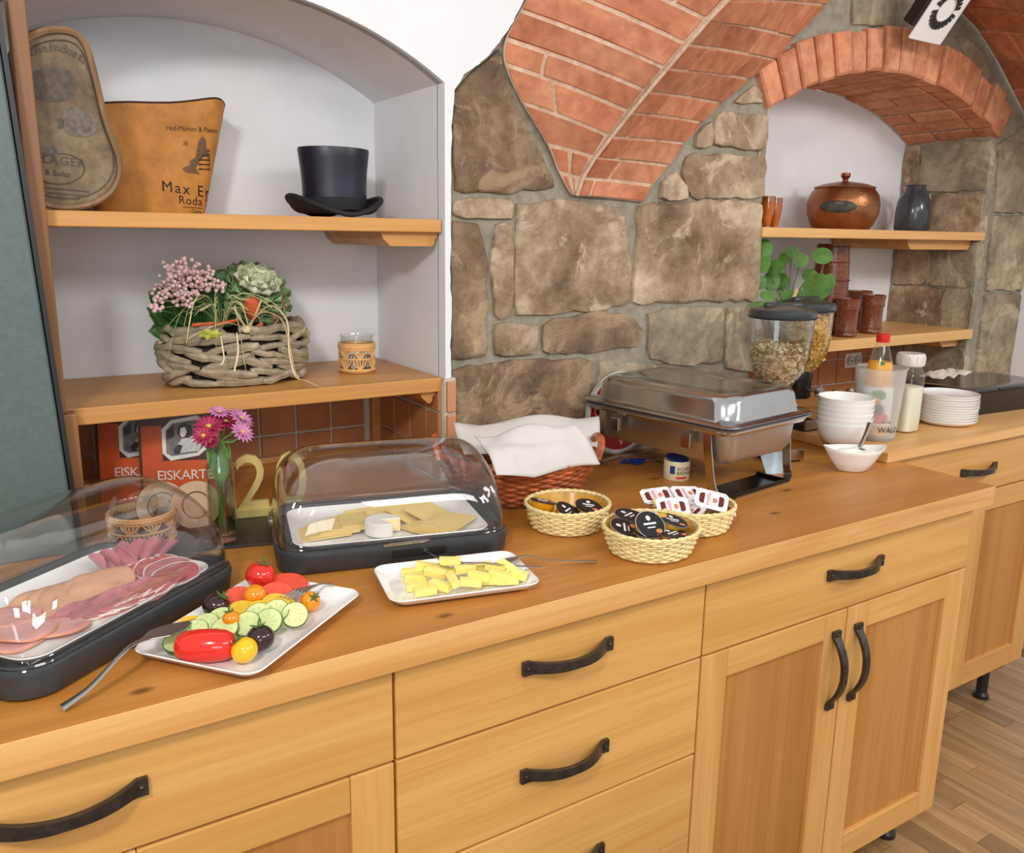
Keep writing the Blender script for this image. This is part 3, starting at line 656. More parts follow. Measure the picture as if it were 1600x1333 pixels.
def leaf(mb, p, d, up, L, W, curl=.2, n=6, m=4, wave=0):
    p = Vector(p); d = Vector(d).normalized(); up = Vector(up); sd = d.cross(up).normalized(); up = sd.cross(d)
    def fn(u, v):
        w = W*(math.sin(math.pi*min(u*.92+.08, 1))**.7); y = (v-.5)*2
        return p+d*(L*u)+sd*(w*y*.5)+up*(L*curl*(-u*u)+W*.18*y*y+wave*math.sin(u*23+y*3)*abs(y)*(u))
    mb.grid(fn, n, m)
M['leaf'] = plain('dark_green_leaf', S(58, 100, 44), .5, 0, .2, 40, hv=.15); M['leafy'] = plain('yellow_green_leaf', S(176, 186, 60), .5, 0, .15, 40)
M['pinkfl'] = plain('pale_pink_petal', S(222, 186, 186), .6, 0, .12, 200, hv=.1); M['cab'] = plain('pale_cabbage_leaf', S(208, 212, 180), .5, 0, .2, 60, hv=.12)
M['cabedge'] = plain('green_cabbage_leaf', S(122, 152, 102), .5, 0, .2, 60, hv=.1); M['grass'] = plain('pale_grass_blade', S(196, 196, 140), .5); M['raffia'] = plain('cream_raffia', S(226, 206, 164), .6, 0, .08, 80)
M['orange'] = plain('burnt_orange_husk', S(196, 84, 40), .6, 0, .15, 40); M['heather'] = plain('pink_heather', S(196, 128, 116), .7, 0, .2, 120)
def atb(u, v, dy=0): q = onY(u, v, BY+dy); return Vector((q.x, q.y, q.z))
ka = thing('kalanchoe_plant', 'pink flowering kalanchoe with dark green leaves in the driftwood basket', 'plant', (BX-.06, BY, ZL+.10)); O0 = Vector((BX-.06, BY, ZL+.10))
for (u, v, dx, dy, dz, L, W) in [(300, 500, -1, -.2, .55, .085, .065), (285, 510, -1, -.1, .2, .075, .06), (330, 495, .2, -.5, .8, .08, .07), (300, 505, -.5, -.8, .5, .07, .06), (320, 470, .3, 0, 1, .07, .055), (290, 500, -.8, .3, .8, .08, .06), (275, 520, -1, -.4, -.1, .06, .05), (340, 500, .6, -.5, .7, .07, .05), (318, 515, .1, -.9, .4, .06, .05), (270, 480, -1, 0, .5, .06, .055), (335, 450, .6, .1, .7, .05, .04), (310, 480, -.1, -.6, .9, .06, .05), (300, 488, -.3, -.9, .6, .07, .06), (322, 492, .3, -.8, .6, .06, .055), (285, 490, -.7, -.6, .5, .07, .06), (338, 482, .5, -.6, .8, .06, .05), (345, 505, .5, -.9, .3, .05, .045), (268, 500, -.9, -.5, .3, .06, .055), (295, 475, -.2, -.3, 1, .06, .055), (330, 470, .2, -.4, 1, .055, .05), (262, 478, -1, -.3, .6, .05, .05)]:
    mb = MB(); leaf(mb, atb(u, v, .0)-O0, (dx, dy*.4, dz+.25), (.1*dx, -1, .45), L*.85, W*.85, .12); obj('leaf', mb, M['leaf'], ka, 0, solid=.001)
st = MB()
for (u, v, nn, rr) in [(285, 418, 50, .02), (302, 437, 60, .022), (268, 450, 56, .021), (250, 462, 16, .012), (290, 462, 50, .02), (320, 440, 34, .016), (340, 448, 18, .013), (247, 483, 10, .009), (325, 425, 14, .011), (270, 430, 14, .012)]:
    c = atb(u, v, random.uniform(-.06, -.035)); mb = MB()
    for k in range(nn):
        p = c+Vector((random.gauss(0, rr*.6), random.gauss(0, rr*.6), random.gauss(0, rr*.5)))-O0; mb.ball(.0042, .0042, .004, T(p), 6, 4)
    obj('flower_cluster', mb, M['pinkfl'], ka); st.tube([(0, 0, -.01), (c-O0)*.5+Vector((0, 0, .01)), c-O0], .002, 5)
obj('stem', st, M['leaf'], ka)
oc = thing('ornamental_cabbage', 'pale green frilled ornamental cabbage in the driftwood basket', 'plant', (0, 0, 0)); cc = atb(396, 458, .01); oc.location = cc; oc.rotation_euler = (math.radians(38), 0, math.radians(12))
for ring, (cnt_, el, L, W, mt) in enumerate([(12, .0, .078, .07, 'cabedge'), (12, .3, .074, .068, 'cabedge'), (11, .6, .068, .062, 'cabedge'), (10, 1.0, .06, .054, 'cab'), (8, 1.6, .05, .046, 'cab'), (6, 2.8, .04, .036, 'cab')]):
    for k in range(cnt_):
        a = 2*math.pi*(k+ring*.5)/cnt_; mb = MB(); leaf(mb, (0.004*math.cos(a), .004*math.sin(a), -.01+ring*.0035), (math.cos(a), math.sin(a), el), (0, 0, 1), L, W, .12, 9, 6, .0045)
        obj('leaf', mb, M[mt], oc, 60, solid=.001)
obj('stem', MB().tube([(0, 0, -.06), (0, 0, -.01)], .006, 8), M['cabedge'], oc)
gr_ = thing('grass_tuft', 'thin arching pale grass in the driftwood basket', 'plant', (0, 0, 0)); gc = atb(345, 505, -.04); gr_.location = gc
for k in range(30):
    a = random.uniform(2.4, 7.0); L = random.uniform(.05, .13); h = random.uniform(.03, .07); d = Vector((math.cos(a), -abs(math.sin(a))*.55-.05, 0))
    dr = random.choice((.02, .05, .12, .15)) if L > .08 else .03
    obj('blade', MB().tube(cr([(0, 0, -.015), d*L*.3+Vector((0, 0, h*.8)), d*L*.7+Vector((0, 0, h*.75)), d*L+Vector((0, 0, h-dr*.8))], 4), [.0012]*12+[.0004], 4, flat=.4), M['grass'], gr_)
rf = thing('raffia_bow', 'cream raffia bow hanging over the front of the driftwood basket', 'ribbon', (0, 0, 0)); rc = atb(385, 515, -.095); rf.location = rc
def ribbon(pts, w, par, name='band', mat='raffia', dy=-.09):
    P = [atb(u, v, d if d is not None else dy)-rc for u, v, d in pts]; obj(name, MB().tube(cr(P, 5), w, 6, flat=.25), M[mat], par)
ribbon([(385, 512, -.09), (410, 488, -.11), (440, 500, -.12), (452, 540, -.125), (460, 580, -.13), (466, 590, -.15)], .0048, rf)
ribbon([(385, 512, -.09), (420, 478, -.10), (448, 500, -.115), (452, 550, -.13), (462, 588, -.14), (480, 596, -.158), (497, 604, -.166)], .0045, rf)
ribbon([(385, 512, -.09), (350, 505, -.11), (310, 520, -.12), (294, 530, -.12)], .0032, rf)
ribbon([(388, 515, -.09), (372, 495, -.1), (366, 478, -.1)], .004, rf); ribbon([(390, 512, -.09), (402, 485, -.1), (408, 470, -.1)], .005, rf)
ribbon([(370, 520, -.1), (372, 550, -.125), (366, 580, -.13)], .0014, rf); ribbon([(345, 525, -.1), (350, 560, -.125), (345, 570, -.13)], .0012, rf)
obj('knot', MB().ball(.008, .006, .007), M['raffia'], rf)
oh = thing('orange_husk', 'burnt orange dried husk tucked beside the cabbage', 'decoration', (0, 0, 0)); q = atb(394, 478, -.05); oh.location = q
obj('husk', MB().lathe([(.003, -.03), (.013, -.018), (.017, 0), (.015, .012), (.01, .017), (0, .018)], 14), M['orange'], oh)
for u0, v0, u1, v1 in ((335, 508, 370, 500), (300, 508, 335, 505), (385, 520, 410, 505), (375, 515, 400, 515)): obj('twig', MB().tube([atb(u0, v0, -.08)-q, atb(u1, v1, -.085)-q], .003, 6), M['orange'], oh)
he = thing('heather_sprig', 'pink heather sprigs at the right of the driftwood basket', 'plant', (0, 0, 0)); q = atb(425, 515, -.03); he.location = q
for k in range(9):
    e = atb(random.uniform(415, 450), random.uniform(462, 485), random.uniform(-.05, .03))-q; mb = MB()
    for j in range(16): p = e*(.25+.75*j/15); mb.ball(.0022, .0022, .0026, T(p+Vector((random.uniform(-.004, .004), random.uniform(-.004, .004), 0))), 5, 4)
    obj('sprig', mb, M['heather'], he); obj('stem', MB().tube([(0, 0, -.02), e], .0007, 4), M['leaf'], he)
yl = thing('autumn_leaf', 'yellow autumn leaf stuck to the front of the driftwood basket', 'leaf', (0, 0, 0)); q = atb(328, 522, -.1); yl.location = q
P = [(math.cos(a)*(.014 if k % 2 else .021)*1.2, -.002*math.cos(3*a), math.sin(a)*(.006 if k % 2 else .011)) for k in range(14) for a in [2*math.pi*k/14]]
obj('blade', MB().add(P+[(0, -.002, 0)], [(k, (k+1) % 14, 14) for k in range(14)]), M['leafy'], yl, 0, solid=.001)
# --- glass jar in a crochet cover (also used on the worktop)
M['glass'] = clear('clear_glass', (.96, .98, .97, 1), .01, 1.5, 1.2); M['crochet'] = plain('apricot_crochet_yarn', S(232, 178, 116), .85, 0, .08, 300, .4, 500)
def crochet_jar(label, loc, r, h, hg, wax=False, nf=7):
    t = thing('crochet_jar', label, 'jar', loc)
    obj('glass', MB().lathe([(0, .003), (r*.9, .003), (r*.93, .01), (r*.95, hg*.85), (r*.9, hg*.9), (r*.97, hg), (r*.92, hg), (r*.85, hg*.88), (r*.88, .012), (0, .01)], 32), M['glass'], t)
    cv = obj('crochet_cover', MB().lathe([(r*.5, .0005), (r, .001), (r*1.02, .008)], 36, cap=False), M['crochet'], t)
    for z, th in ((.006, .0035), (h*.5, .002), (h*.92, .004), (h, .003), (h*.84, .0025)):
        obj('yarn_ring', MB().tube([((r+.0005)*math.cos(2*math.pi*k/36), (r+.0005)*math.sin(2*math.pi*k/36), z) for k in range(36)], th, 5, closed=True), M['crochet'], cv)
    for half, (z0, z1) in enumerate(((.006, h*.5), (h*.5, h*.86))):
        for k in range(nf):
            a0 = 2*math.pi*(k+.0*half)/nf; mb = MB()
            for j in (-2, -1, 0, 1, 2):
                b = a0+j*.5*2*math.pi/nf/2.1; mid = a0+j*.3*2*math.pi/nf/2.1
                mb.tube([(r*math.cos(a0), r*math.sin(a0), z0), ((r+.001)*math.cos(mid), (r+.001)*math.sin(mid), (z0+z1)/2), (r*math.cos(b), r*math.sin(b), z1)], .0016, 5)
            obj('yarn_fan', mb, M['crochet'], cv)
    return t
q = onZ(557, 583, ZL); px = mpp(q); crochet_jar('small glass jar in an apricot crochet cover on the shelf', (q.x+.012, q.y+.024, ZL), 27*px, 44*px, 58*px)
# ================================================================ ALCOVE ITEMS
ZAU, ZAL = 1.4543, 1.1373
M['amber'] = plain('amber_glass_body', S(176, 92, 30), .12, 0, .1, 30, spec=.6); M['copper'] = plain('hammered_copper', S(160, 104, 68), .34, .9, .12, 18, .35, 90)
M['grey_glaze'] = plain('dark_grey_glaze', S(62, 64, 70), .18, 0, .15, 12); M['brownglaze'] = plain('brown_salt_glaze', S(120, 64, 38), .2, 0, .2, 120, .2, 160, .5)
M['pale_metal'] = plain('chromed_metal', S(200, 200, 200), .15, .95, .03)
for i, (u, lb) in enumerate(((1197, 'amber drinking glass half hidden by the stone edge'), (1209, 'amber drinking glass nearest the copper pot'))):
    q = onY(u, 351, .76+.05*i); px = mpp(q); t = thing('amber_glass', lb, 'glass', (q.x, q.y, ZAU), 0, 'amber glasses on the alcove shelf')
    obj('bowl', MB().lathe([(0, .004), (.011, .004), (.014, .02), (.019, .045), (.02, .06), (.018, .078), (.0195, .086), (.0185, .086), (.017, .076), (.0185, .06), (0, .05)], 24), M['amber'], t); obj('foot', MB().lathe([(0, 0), (.015, 0), (.0155, .003), (.011, .005), (0, .005)], 24), M['pale_metal'], t)
    obj('rim', MB().lathe([(.0196, .07), (.0199, .087), (.019, .087), (.0187, .07)], 24, cap=False), M['glass'], t)
q = onY(1314, 354, .80); px = mpp(q); t = thing('copper_pot', 'hammered copper pot with a lid on the alcove shelf', 'pot', (q.x, .80, ZAU)); k = 54*px
obj('body', MB().lathe([(0, 0), (k*.74, 0), (k*.86, k*.14), (k*.98, k*.45), (k*1.0, k*.72), (k*.94, k*.98), (k*.82, k*1.14), (k*.8, k*1.16)], 40), M['copper'], t)
ld = obj('lid', MB().lathe([(k*.83, k*1.15), (k*.84, k*1.19), (k*.6, k*1.27), (k*.2, k*1.34), (0, k*1.35)], 40), M['copper'], t)
obj('knob', MB().lathe([(k*.1, k*1.33), (k*.07, k*1.4), (k*.14, k*1.5), (k*.12, k*1.58), (0, k*1.6)], 16), M['copper'], ld)
M['patina'] = plain('dark_patina', S(70, 66, 58), .4, .6, .25, 60)
pa = math.atan2(CP.y-.80, CP.x-q.x)-.12; obj('patina_mark', MB().ball(.0015, k*.5, k*.17, T(k*.985*math.cos(pa), k*.985*math.sin(pa), k*.62) @ RZ(math.degrees(pa)), 16, 8), M['patina'], t)
q = onY(1424, 357, .83); px = mpp(q); t = thing('grey_vase', 'dark grey glazed jug at the right end of the alcove shelf', 'vase', (q.x, .83, ZAU)); k = 26*px
obj('body', MB().lathe([(0, 0), (k*.9, 0), (k, k*.2), (k*1.0, k*1.2), (k*.92, k*1.8), (k*.62, k*2.3), (k*.55, k*2.6), (k*.6, k*2.7), (k*.5, k*2.7), (k*.45, k*2.4)], 32), M['grey_glaze'], t)
obj('handle', MB().tube(cr([(k*.55, 0, k*2.5), (k*1.15, 0, k*2.3), (k*1.3, 0, k*1.6), (k*.98, 0, k*1.1)], 6), .006, 8), M['grey_glaze'], t)
# stoneware jug and cups
q = onY(1292, 500, .80); px = mpp(q); t = thing('stoneware_jug', 'tall brown glazed stoneware jug behind the plant', 'jug', (q.x, .80, ZAL)); k = px
HJ = onY(1290, 381, .80).z-ZAL
obj('body', MB().lathe([(0, 0), (30*k, 0), (31*k, .006), (29.5*k, .012), (28*k, HJ*.3), (27*k, HJ*.5), (26*k, HJ*.7), (24.5*k, HJ*.85), (23.5*k, HJ*.96), (24*k, HJ), (21*k, HJ), (21*k, HJ*.85)], 36), M['brownglaze'], t)
for z in (.32, .6, .8, .97): obj('band', MB().tube([((27.5 if z < .7 else 25)*k*math.cos(a*.2618), (27.5 if z < .7 else 25)*k*math.sin(a*.2618), HJ*z) for a in range(24)], .0025, 6, closed=True), M['brownglaze'], t)
obj('handle', MB().tube(cr([(-22*k, -8*k, HJ*.84), (-40*k, -14*k, HJ*.8), (-44*k, -16*k, HJ*.6), (-28*k, -9*k, HJ*.38)], 6), .006, 8), M['brownglaze'], t)
for i, (u, v, yy, lb) in enumerate(((1320, 528, .70, 'brown stoneware cup beside the cereal dispenser'), (1358, 524, .73, 'brown stoneware cup nearest the empty shelf end'), (1337, 520, .83, 'brown stoneware cup behind the two front cups'))):
    q = onY(u, v, yy); k = mpp(q); t = thing('stoneware_cup', lb, 'cup', (q.x, yy, ZAL), 0, 'stoneware cups in the alcove')
    obj('body', MB().lathe([(0, .001), (15*k, .001), (17*k, .006), (16*k, .012), (16.5*k, 40*k), (18*k, 44*k), (17.5*k, 48*k), (19*k, 58*k), (18*k, 59*k), (16*k, 47*k), (14*k, .01), (0, .008)], 32), M['brownglaze'], t)
    for z in (9, 43): obj('band', MB().tube([(17.5*k*math.cos(a*.2618), 17.5*k*math.sin(a*.2618), z*k) for a in range(24)], .002, 6, closed=True), M['brownglaze'], t)
# potted pilea in wrapping
q = onY(1228, 500, .765); PX = Vector((q.x, .765, ZAL)); t = thing('potted_plant', 'round-leaved green plant in a wrapped pot on the alcove shelf', 'plant', PX)
M['pleaf'] = plain('fresh_green_leaf', S(84, 128, 48), .5, 0, .12, 40, hv=.12); M['wrap'] = plain('clear_wrapping', S(214, 214, 200), .25, 0, .1, 20); M['tagc'] = plain('beige_tag', S(206, 172, 130), .6); M['pot'] = plain('beige_pot', S(196, 150, 110), .6)
k = mpp(PX); obj('pot', MB().lathe([(0, 0), (.035, 0), (.05, .075), (.052, .09), (.046, .09), (.044, .075), (0, .07)], 28), M['pot'], t)
wv = MB().grid(lambda u, v: ((.052+.022*v+.006*math.sin(u*50+v*3))*math.cos(2*math.pi*u), (.052+.022*v+.006*math.sin(u*50+v*3))*math.sin(2*math.pi*u), .004+.085*v+.008*math.sin(u*31)*v), 60, 6); obj('wrapping', wv, M['wrap'], t, 40, solid=.001)
tg = onY(1243, 458, .63)-PX; obj('tag', MB().box(-.006, .006, -.001, .001, -.028, .012, T(tg) @ RY(28)), M['tagc'], t, 0)
for (u, v, rx, ry, yy) in [(1194, 388, 12, 14, .68), (1192, 410, 11, 17, .67), (1212, 418, 12, 12, .7), (1238, 393, 10, 8, .69), (1252, 407, 11, 11, .67), (1285, 400, 15, 13, .67), (1278, 448, 22, 20, .63), (1190, 478, 18, 7, .60), (1205, 440, 13, 15, .72), (1188, 442, 9, 10, .68), (1255, 465, 16, 12, .66), (1220, 440, 12, 14, .75), (1200, 462, 12, 9, .66), (1232, 462, 11, 9, .7), (1226, 404, 9, 10, .74), (1265, 430, 12, 10, .72), (1296, 440, 9, 12, .66)]:
    p = onY(u, v, yy)-PX; mb = MB(); n = (CP-PX-p).normalized()+Vector((random.uniform(-.35, .35), random.uniform(-.2, .2), random.uniform(0, .5))); n.normalize(); a = n.cross(Vector((0, 0, 1))).normalized(); b = a.cross(n)
    b = -b if b.z < 0 else b
    vs = [p+n*.001]+[p+a*(rx*k*math.cos(2*math.pi*j/18))+b*(ry*k*math.sin(2*math.pi*j/18)) for j in range(18)]
    obj('leaf', mb.add(vs, [(0, 1+j, 1+(j+1) % 18) for j in range(18)]), M['pleaf'], t, 0, solid=.0008)
    obj('stalk', MB().tube(cr([(0, 0, .07), p*.5+Vector((0, 0, .045)), p], 5), .0012, 5), M['pleaf'], t)
# socket
q = onY(1334, 563, YB2-.016); t = thing('wall_socket', 'white double wall socket on the alcove tiles', 'socket', (q.x, YB2-.0145, q.z))
obj('plate', MB().prism(rrect(.045, .026, .004), -.008, 0, RX(-90) @ RX(180)), M['white'], t, 0, .001)
for s in (-1, 1):
    c = obj('outlet', MB().lathe([(.0165, .0), (.0165, .002), (.014, .003), (.012, .001), (0, .001)], 24, T(s*.021, -.007, 0) @ RX(90)), M['off'], t)
    obj('pin_holes', MB().lathe([(.002, 0), (.002, .004), (0, .004)], 8, T(s*.021-.006, -.0068, 0) @ RX(90)).lathe([(.002, 0), (.002, .004), (0, .004)], 8, T(s*.021+.006, -.0068, 0) @ RX(90)), M['black'], c)
# ================================================================ WORKTOP ITEMS
ZT = .9003; ZT2 = .9263
M['china'] = plain('white_china', S(240, 239, 236), .12, 0, .01, 10, spec=.5, coat=.3); M['anth'] = plain('anthracite_plastic', S(52, 55, 58), .38, 0, .08, 60)
M['dome'] = clear('clear_acrylic', (.985, .985, .985, 1), .015, 1.45, 1.15); M['steel'] = plain('polished_steel', S(196, 192, 186), .16, 1, .03, 10); M['brushed'] = plain('brushed_steel', S(194, 194, 194), .17, 1, .04, 10)
M['darksteel'] = plain('dark_steel', S(60, 58, 54), .2, .9, .1)
def platter(t, a, b, z, h=.014, r=.025, name='dish', th=.004, flare=.012, mat='china'):
    R_ = lambda k, zz: [(x, y, z+zz) for x, y in rrect(a-k, b-k, max(r-k*.4, .006), 7)]
    return obj(name, MB().loft([R_(flare+.014, 0), R_(flare+.008, .0005), R_(flare*.6, h*.45), R_(.0006, h*.96), R_(0, h), R_(.001, h+.0012), R_(.003, h*.98), R_(flare*.6+.004, h*.5+th*.3), R_(flare+.012, th), R_(flare+.03, th)]), M[mat], t, 50)
def dome_unit(label, cx, cy, rz, slot):
    t = thing('roll_top_display', label, 'food display', (cx, cy, ZT), rz); A, B = .1925, .1325
    R_ = lambda k, z: [(x, y, z) for x, y in rrect(A-k, B-k, .045-k*.5, 7)]
    bs = obj('base', MB().loft([R_(.008, 0), R_(.003, .004), R_(0, .03), R_(.001, .036), R_(.005, .038), R_(.008, .034), R_(.012, .024), R_(.05, .022)]), M['anth'], t, 45)
    if slot: obj('cutlery_slot', MB().box(-.012, .075, -B-.0012, -B+.012, .016, .028), M['black'], bs, 0)
    obj('trim_line', MB().tube([(x, y, .0375) for x, y in rrect(A-.004, B-.004, .043, 7)], .0012, 5, closed=True), M['dome'], bs)
    def f(u, v):
        a = -math.cos(math.pi*u); b = -math.cos(math.pi*v); X = (A-.007)*a; Y = (B-.007)*b
        # plan rounded corners
        e = 9; k = (abs(a)**e+abs(b)**e)**(1/e); m_ = max(abs(a), abs(b), 1e-6); X *= m_/k; Y *= m_/k
        z = .136*(max(0, 1-abs(a)**7))**(1/4.2)*(max(0, 1-abs(b)**2.1))**(1/2.1)
        return (X*(1-.04*(z/.136)), Y, .0385+z)
    dm = obj('hood', MB().grid(f, 44, 32), M['dome'], t, 60, solid=.0025)
    obj('rim', MB().tube([(x, y, .0405) for x, y in rrect(A-.007, B-.007, .04, 8)], .0024, 6, closed=True), M['dome'], dm)
    for s in (-1, 1): obj('hinge', MB().lathe([(.012, 0), (.012, .006), (.009, .008), (0, .008)], 18, T(s*(A-.004), .02, .045) @ RY(90*s)), M['dome'], dm)
    return t
dome_unit('clear roll-top display full of sliced meat at the left', -.353, .2775, 38, False)
dome_unit('clear roll-top display of sliced cheese in the middle', .144, .364, -14, True)
FM = T(-.353, .2775, ZT) @ RZ(38); FC = T(.144, .364, ZT) @ RZ(-14)
t = thing('platter', 'long white platter of cold cuts under the clear hood', 'platter', M=FM @ T(0, -.004, .0245)); platter(t, .163, .102, 0, .014, .03)
t = thing('platter', 'long white platter of cheese under the clear hood', 'platter', M=FC @ T(0, -.004, .0245)); platter(t, .163, .1, 0, .014, .03)
# ---- cold cuts
def slice_disc(name, label, cat, group, Mx, r, col, fold=0, th=.0016, sx=1, sy=1, wav=.002, rim=None):
    t = thing(name, label, cat, group=group, M=Mx); ph = random.random()*6
    def pt(a, k, z):
        x = r*sx*k*math.cos(a); y = r*sy*k*math.sin(a); zz = wav*math.sin(3*a+ph)*k*k+wav*.7*math.sin(5*a+ph*2)*k**3
        if fold: # roll about the x axis
            ang = y/(r*fold); y = math.sin(ang)*r*fold; zz += (1-math.cos(ang))*r*fold
        return (x, y, z+zz)
    n = 32; rings = [[pt(2*math.pi*i/n, k, z) for i in range(n)] for k, z in ((.02, 0), (.5, 0), (.8, 0), (1, .0), (1.005, th*.5), (.98, th), (.8, th), (.5, th), (.02, th))]
    obj('slice', MB().loft(rings), M[col], t, 60)
    if rim: obj('rind', MB().tube([pt(2*math.pi*i/n, 1.0, th*.5) for i in range(n)], th*.75, 5, closed=True), M[rim], t)
    return t
M['ham'] = plain('pink_ham', S(226, 164, 158), .4, 0, .06, 40, hv=.05, sss=.1); M['ham2'] = plain('rose_ham', S(212, 130, 140), .4, 0, .07, 40, hv=.06); M['turkey'] = plain('beige_turkey_breast', S(214, 160, 124), .45, 0, .07, 30, hv=.06)
M['salami'] = plain('red_salami', S(196, 98, 92), .4, 0, .22, 160, .1, 200); M['smoked'] = plain('smoked_ham', S(184, 108, 112), .45, 0, .14, 60); M['fat'] = plain('white_fat', S(238, 216, 212), .4, 0, .05, 60); M['rindc'] = plain('orange_sausage_rind', S(224, 148, 104), .4)
def mp(u, v, z=.931): return onZ(u, v, z)
def SL(u, v, z, rz, tx=0, ty=0): return T(mp(u, v, z)) @ RZ(rz) @ RX(tx) @ RY(ty)
G = 'cold cuts on the meat platter'
k = 0
for (u, v, z, lab) in [(20, 1000, .932, 'pale pink sausage slice lowest on the platter at the frame edge'), (38, 985, .937, 'large pale pink sausage slice on top at the frame edge'), (15, 965, .936, 'pale pink sausage slice at the far left'), (92, 978, .933, 'pale pink sausage slice next to the largest one')]:
    slice_disc('sausage_slice', lab, 'meat slice', G, SL(u, v, z, 20*k, 0, 3), .036, 'ham', 0, .002, 1, 1, .001, 'rindc'); k += 1
for i, (u, v) in enumerate([(62, 945), (88, 938), (112, 930), (138, 922), (160, 914)]):
    slice_disc('turkey_slice', ('beige turkey breast slice nearest the sausage', 'beige turkey breast slice second from the sausage', 'beige turkey breast slice in the middle of its row', 'beige turkey breast slice second from the rolled ham', 'beige turkey breast slice nearest the rolled ham')[i], 'meat slice', G, SL(u, v, .932+i*.0026, 36, 6, -9), .04, 'turkey', 0, .002, 1.15, .95, .0015)
for i, (u, v) in enumerate([(118, 962), (140, 952), (162, 946), (186, 938), (208, 930), (232, 922)]):
    tt = slice_disc('smoked_ham_slice', ('folded smoked ham slice nearest the sausage', 'second folded smoked ham slice from the sausage', 'third folded smoked ham slice from the sausage', 'fourth folded smoked ham slice from the sausage', 'fifth folded smoked ham slice from the sausage', 'folded smoked ham slice nearest the salami')[i], 'meat slice', G, SL(u, v, .933+i*.002, 24, 14, -8), .042, 'smoked', 0, .002, 1.25, .5, .0025)
    obj('fat_strip', MB().tube([(.05*math.cos(a*.1-2.4), .02*math.sin(a*.1-2.4), .002+.001*math.sin(a)) for a in range(17)], .0016, 5), M['fat'], tt); obj('fat_strip', MB().tube([(.035*math.cos(a*.1-2.2), .008*math.sin(a*.1-2.2)-.002, .0025) for a in range(14)], .001, 5), M['fat'], tt)
for i, (u, v) in enumerate([(205, 900), (225, 893), (246, 886), (262, 890), (275, 898)]):
    slice_disc('salami_slice', ('red salami slice nearest the rolled ham', 'second red salami slice from the rolled ham', 'red salami slice in the middle of its row', 'red salami slice second from the platter end', 'red salami slice nearest the platter end')[i], 'meat slice', G, SL(u, v, .932+i*.0022, 40, 5, -6), .033, 'salami' if i < 3 else 'smoked', 0, .0018, 1.1, .9, .001, 'fat')
for i, (u, v, r_) in enumerate([(166, 888, 110), (184, 882, 118), (206, 872, 60), (230, 868, 50), (252, 866, 40)]):
    slice_disc('rolled_ham', ('rolled pink ham slice nearest the turkey', 'upright rolled pink ham slice beside the first roll', 'folded pink ham slice in the middle of the back row', 'folded pink ham slice second from the back corner', 'folded pink ham slice at the back corner')[i], 'meat slice', G, T(mp(u, v, .937)) @ RZ(r_) @ RY(-14), .033, 'ham2', .4 if i < 2 else .55, .002, 1, 1, .0008)
# ---- cheese
M['cheese'] = plain('yellow_cheese', S(234, 204, 128), .45, 0, .04, 30, hv=.04, sss=.1); M['rindw'] = plain('white_rind', S(236, 232, 224), .6, 0, .03, 60, .1, 200); M['brie'] = plain('soft_cheese_inside', S(244, 224, 168), .5)
G = 'cheese slices on the cheese platter'
def csl(u, v, z, rz, a, b, lab, tx=0, ty=0):
    t = thing('cheese_slice', lab, 'cheese slice', group=G, M=T(onZ(u, v, z)) @ RZ(rz) @ RX(tx) @ RY(ty)); obj('slice', MB().prism(rrect(a, b, .003, 2), 0, .0022), M['cheese'], t, 0)
for i, (u, v, rz) in enumerate([(505, 832, -10), (520, 826, -13), (536, 821, -14), (552, 816, -16), (568, 811, -14)]): csl(u, v, .931+i*.0024, rz, .042, .034, ('lowest square cheese slice at the left end of the platter', 'second square cheese slice from the left', 'third square cheese slice from the left', 'fourth square cheese slice from the left', 'top square cheese slice of the left fan')[i], 0, -2)
for i, (u, v, rz) in enumerate([(575, 810, 2), (610, 806, 18), (642, 802, 26), (668, 800, 32)]): csl(u, v, .934+i*.0022, rz, .035, .03, ('back row cheese slice nearest the left fan', 'back row cheese slice behind the soft cheese', 'back row cheese slice with a raised corner', 'back row cheese slice nearest the right fan')[i], 18, 0)
for i, (u, v, rz) in enumerate([(672, 822, 20), (682, 820, 26), (692, 818, 30), (700, 815, 34)]): csl(u, v, .932+i*.0026, rz, .042, .034, ('lowest cheese slice of the right fan', 'second cheese slice of the right fan', 'third cheese slice of the right fan', 'top cheese slice of the right fan')[i])
q = onZ(598, 832, .931); t = thing('soft_cheese', 'small round white-rinded soft cheese with a wedge cut out', 'cheese', M=T(q) @ RZ(-60))
pl_ = [(0, 0)]+[(.03*math.cos(math.radians(a)), .03*math.sin(math.radians(a))) for a in range(40, 341, 12)]
obj('wheel', MB().prism(pl_, 0, .024), M['rindw'], t, 30, .002)
obj('cut_face', MB().box(.001, .0295, -.0005, .0005, .002, .022, RZ(40)).box(.001, .0295, -.0005, .0005, .002, .022, RZ(340)), M['brie'], t, 0)
q = onZ(648, 855, .934); t = thing('cheese_knife', 'slim steel knife lying at the front of the cheese platter', 'knife', M=T(onZ(600, 855, .938)) @ RZ(-10)); obj('blade', MB().prism([(0, 0), (.07, -.001), (.078, .004), (.07, .009), (0, .008)], 0, .0015), M['brushed'], t, 0)
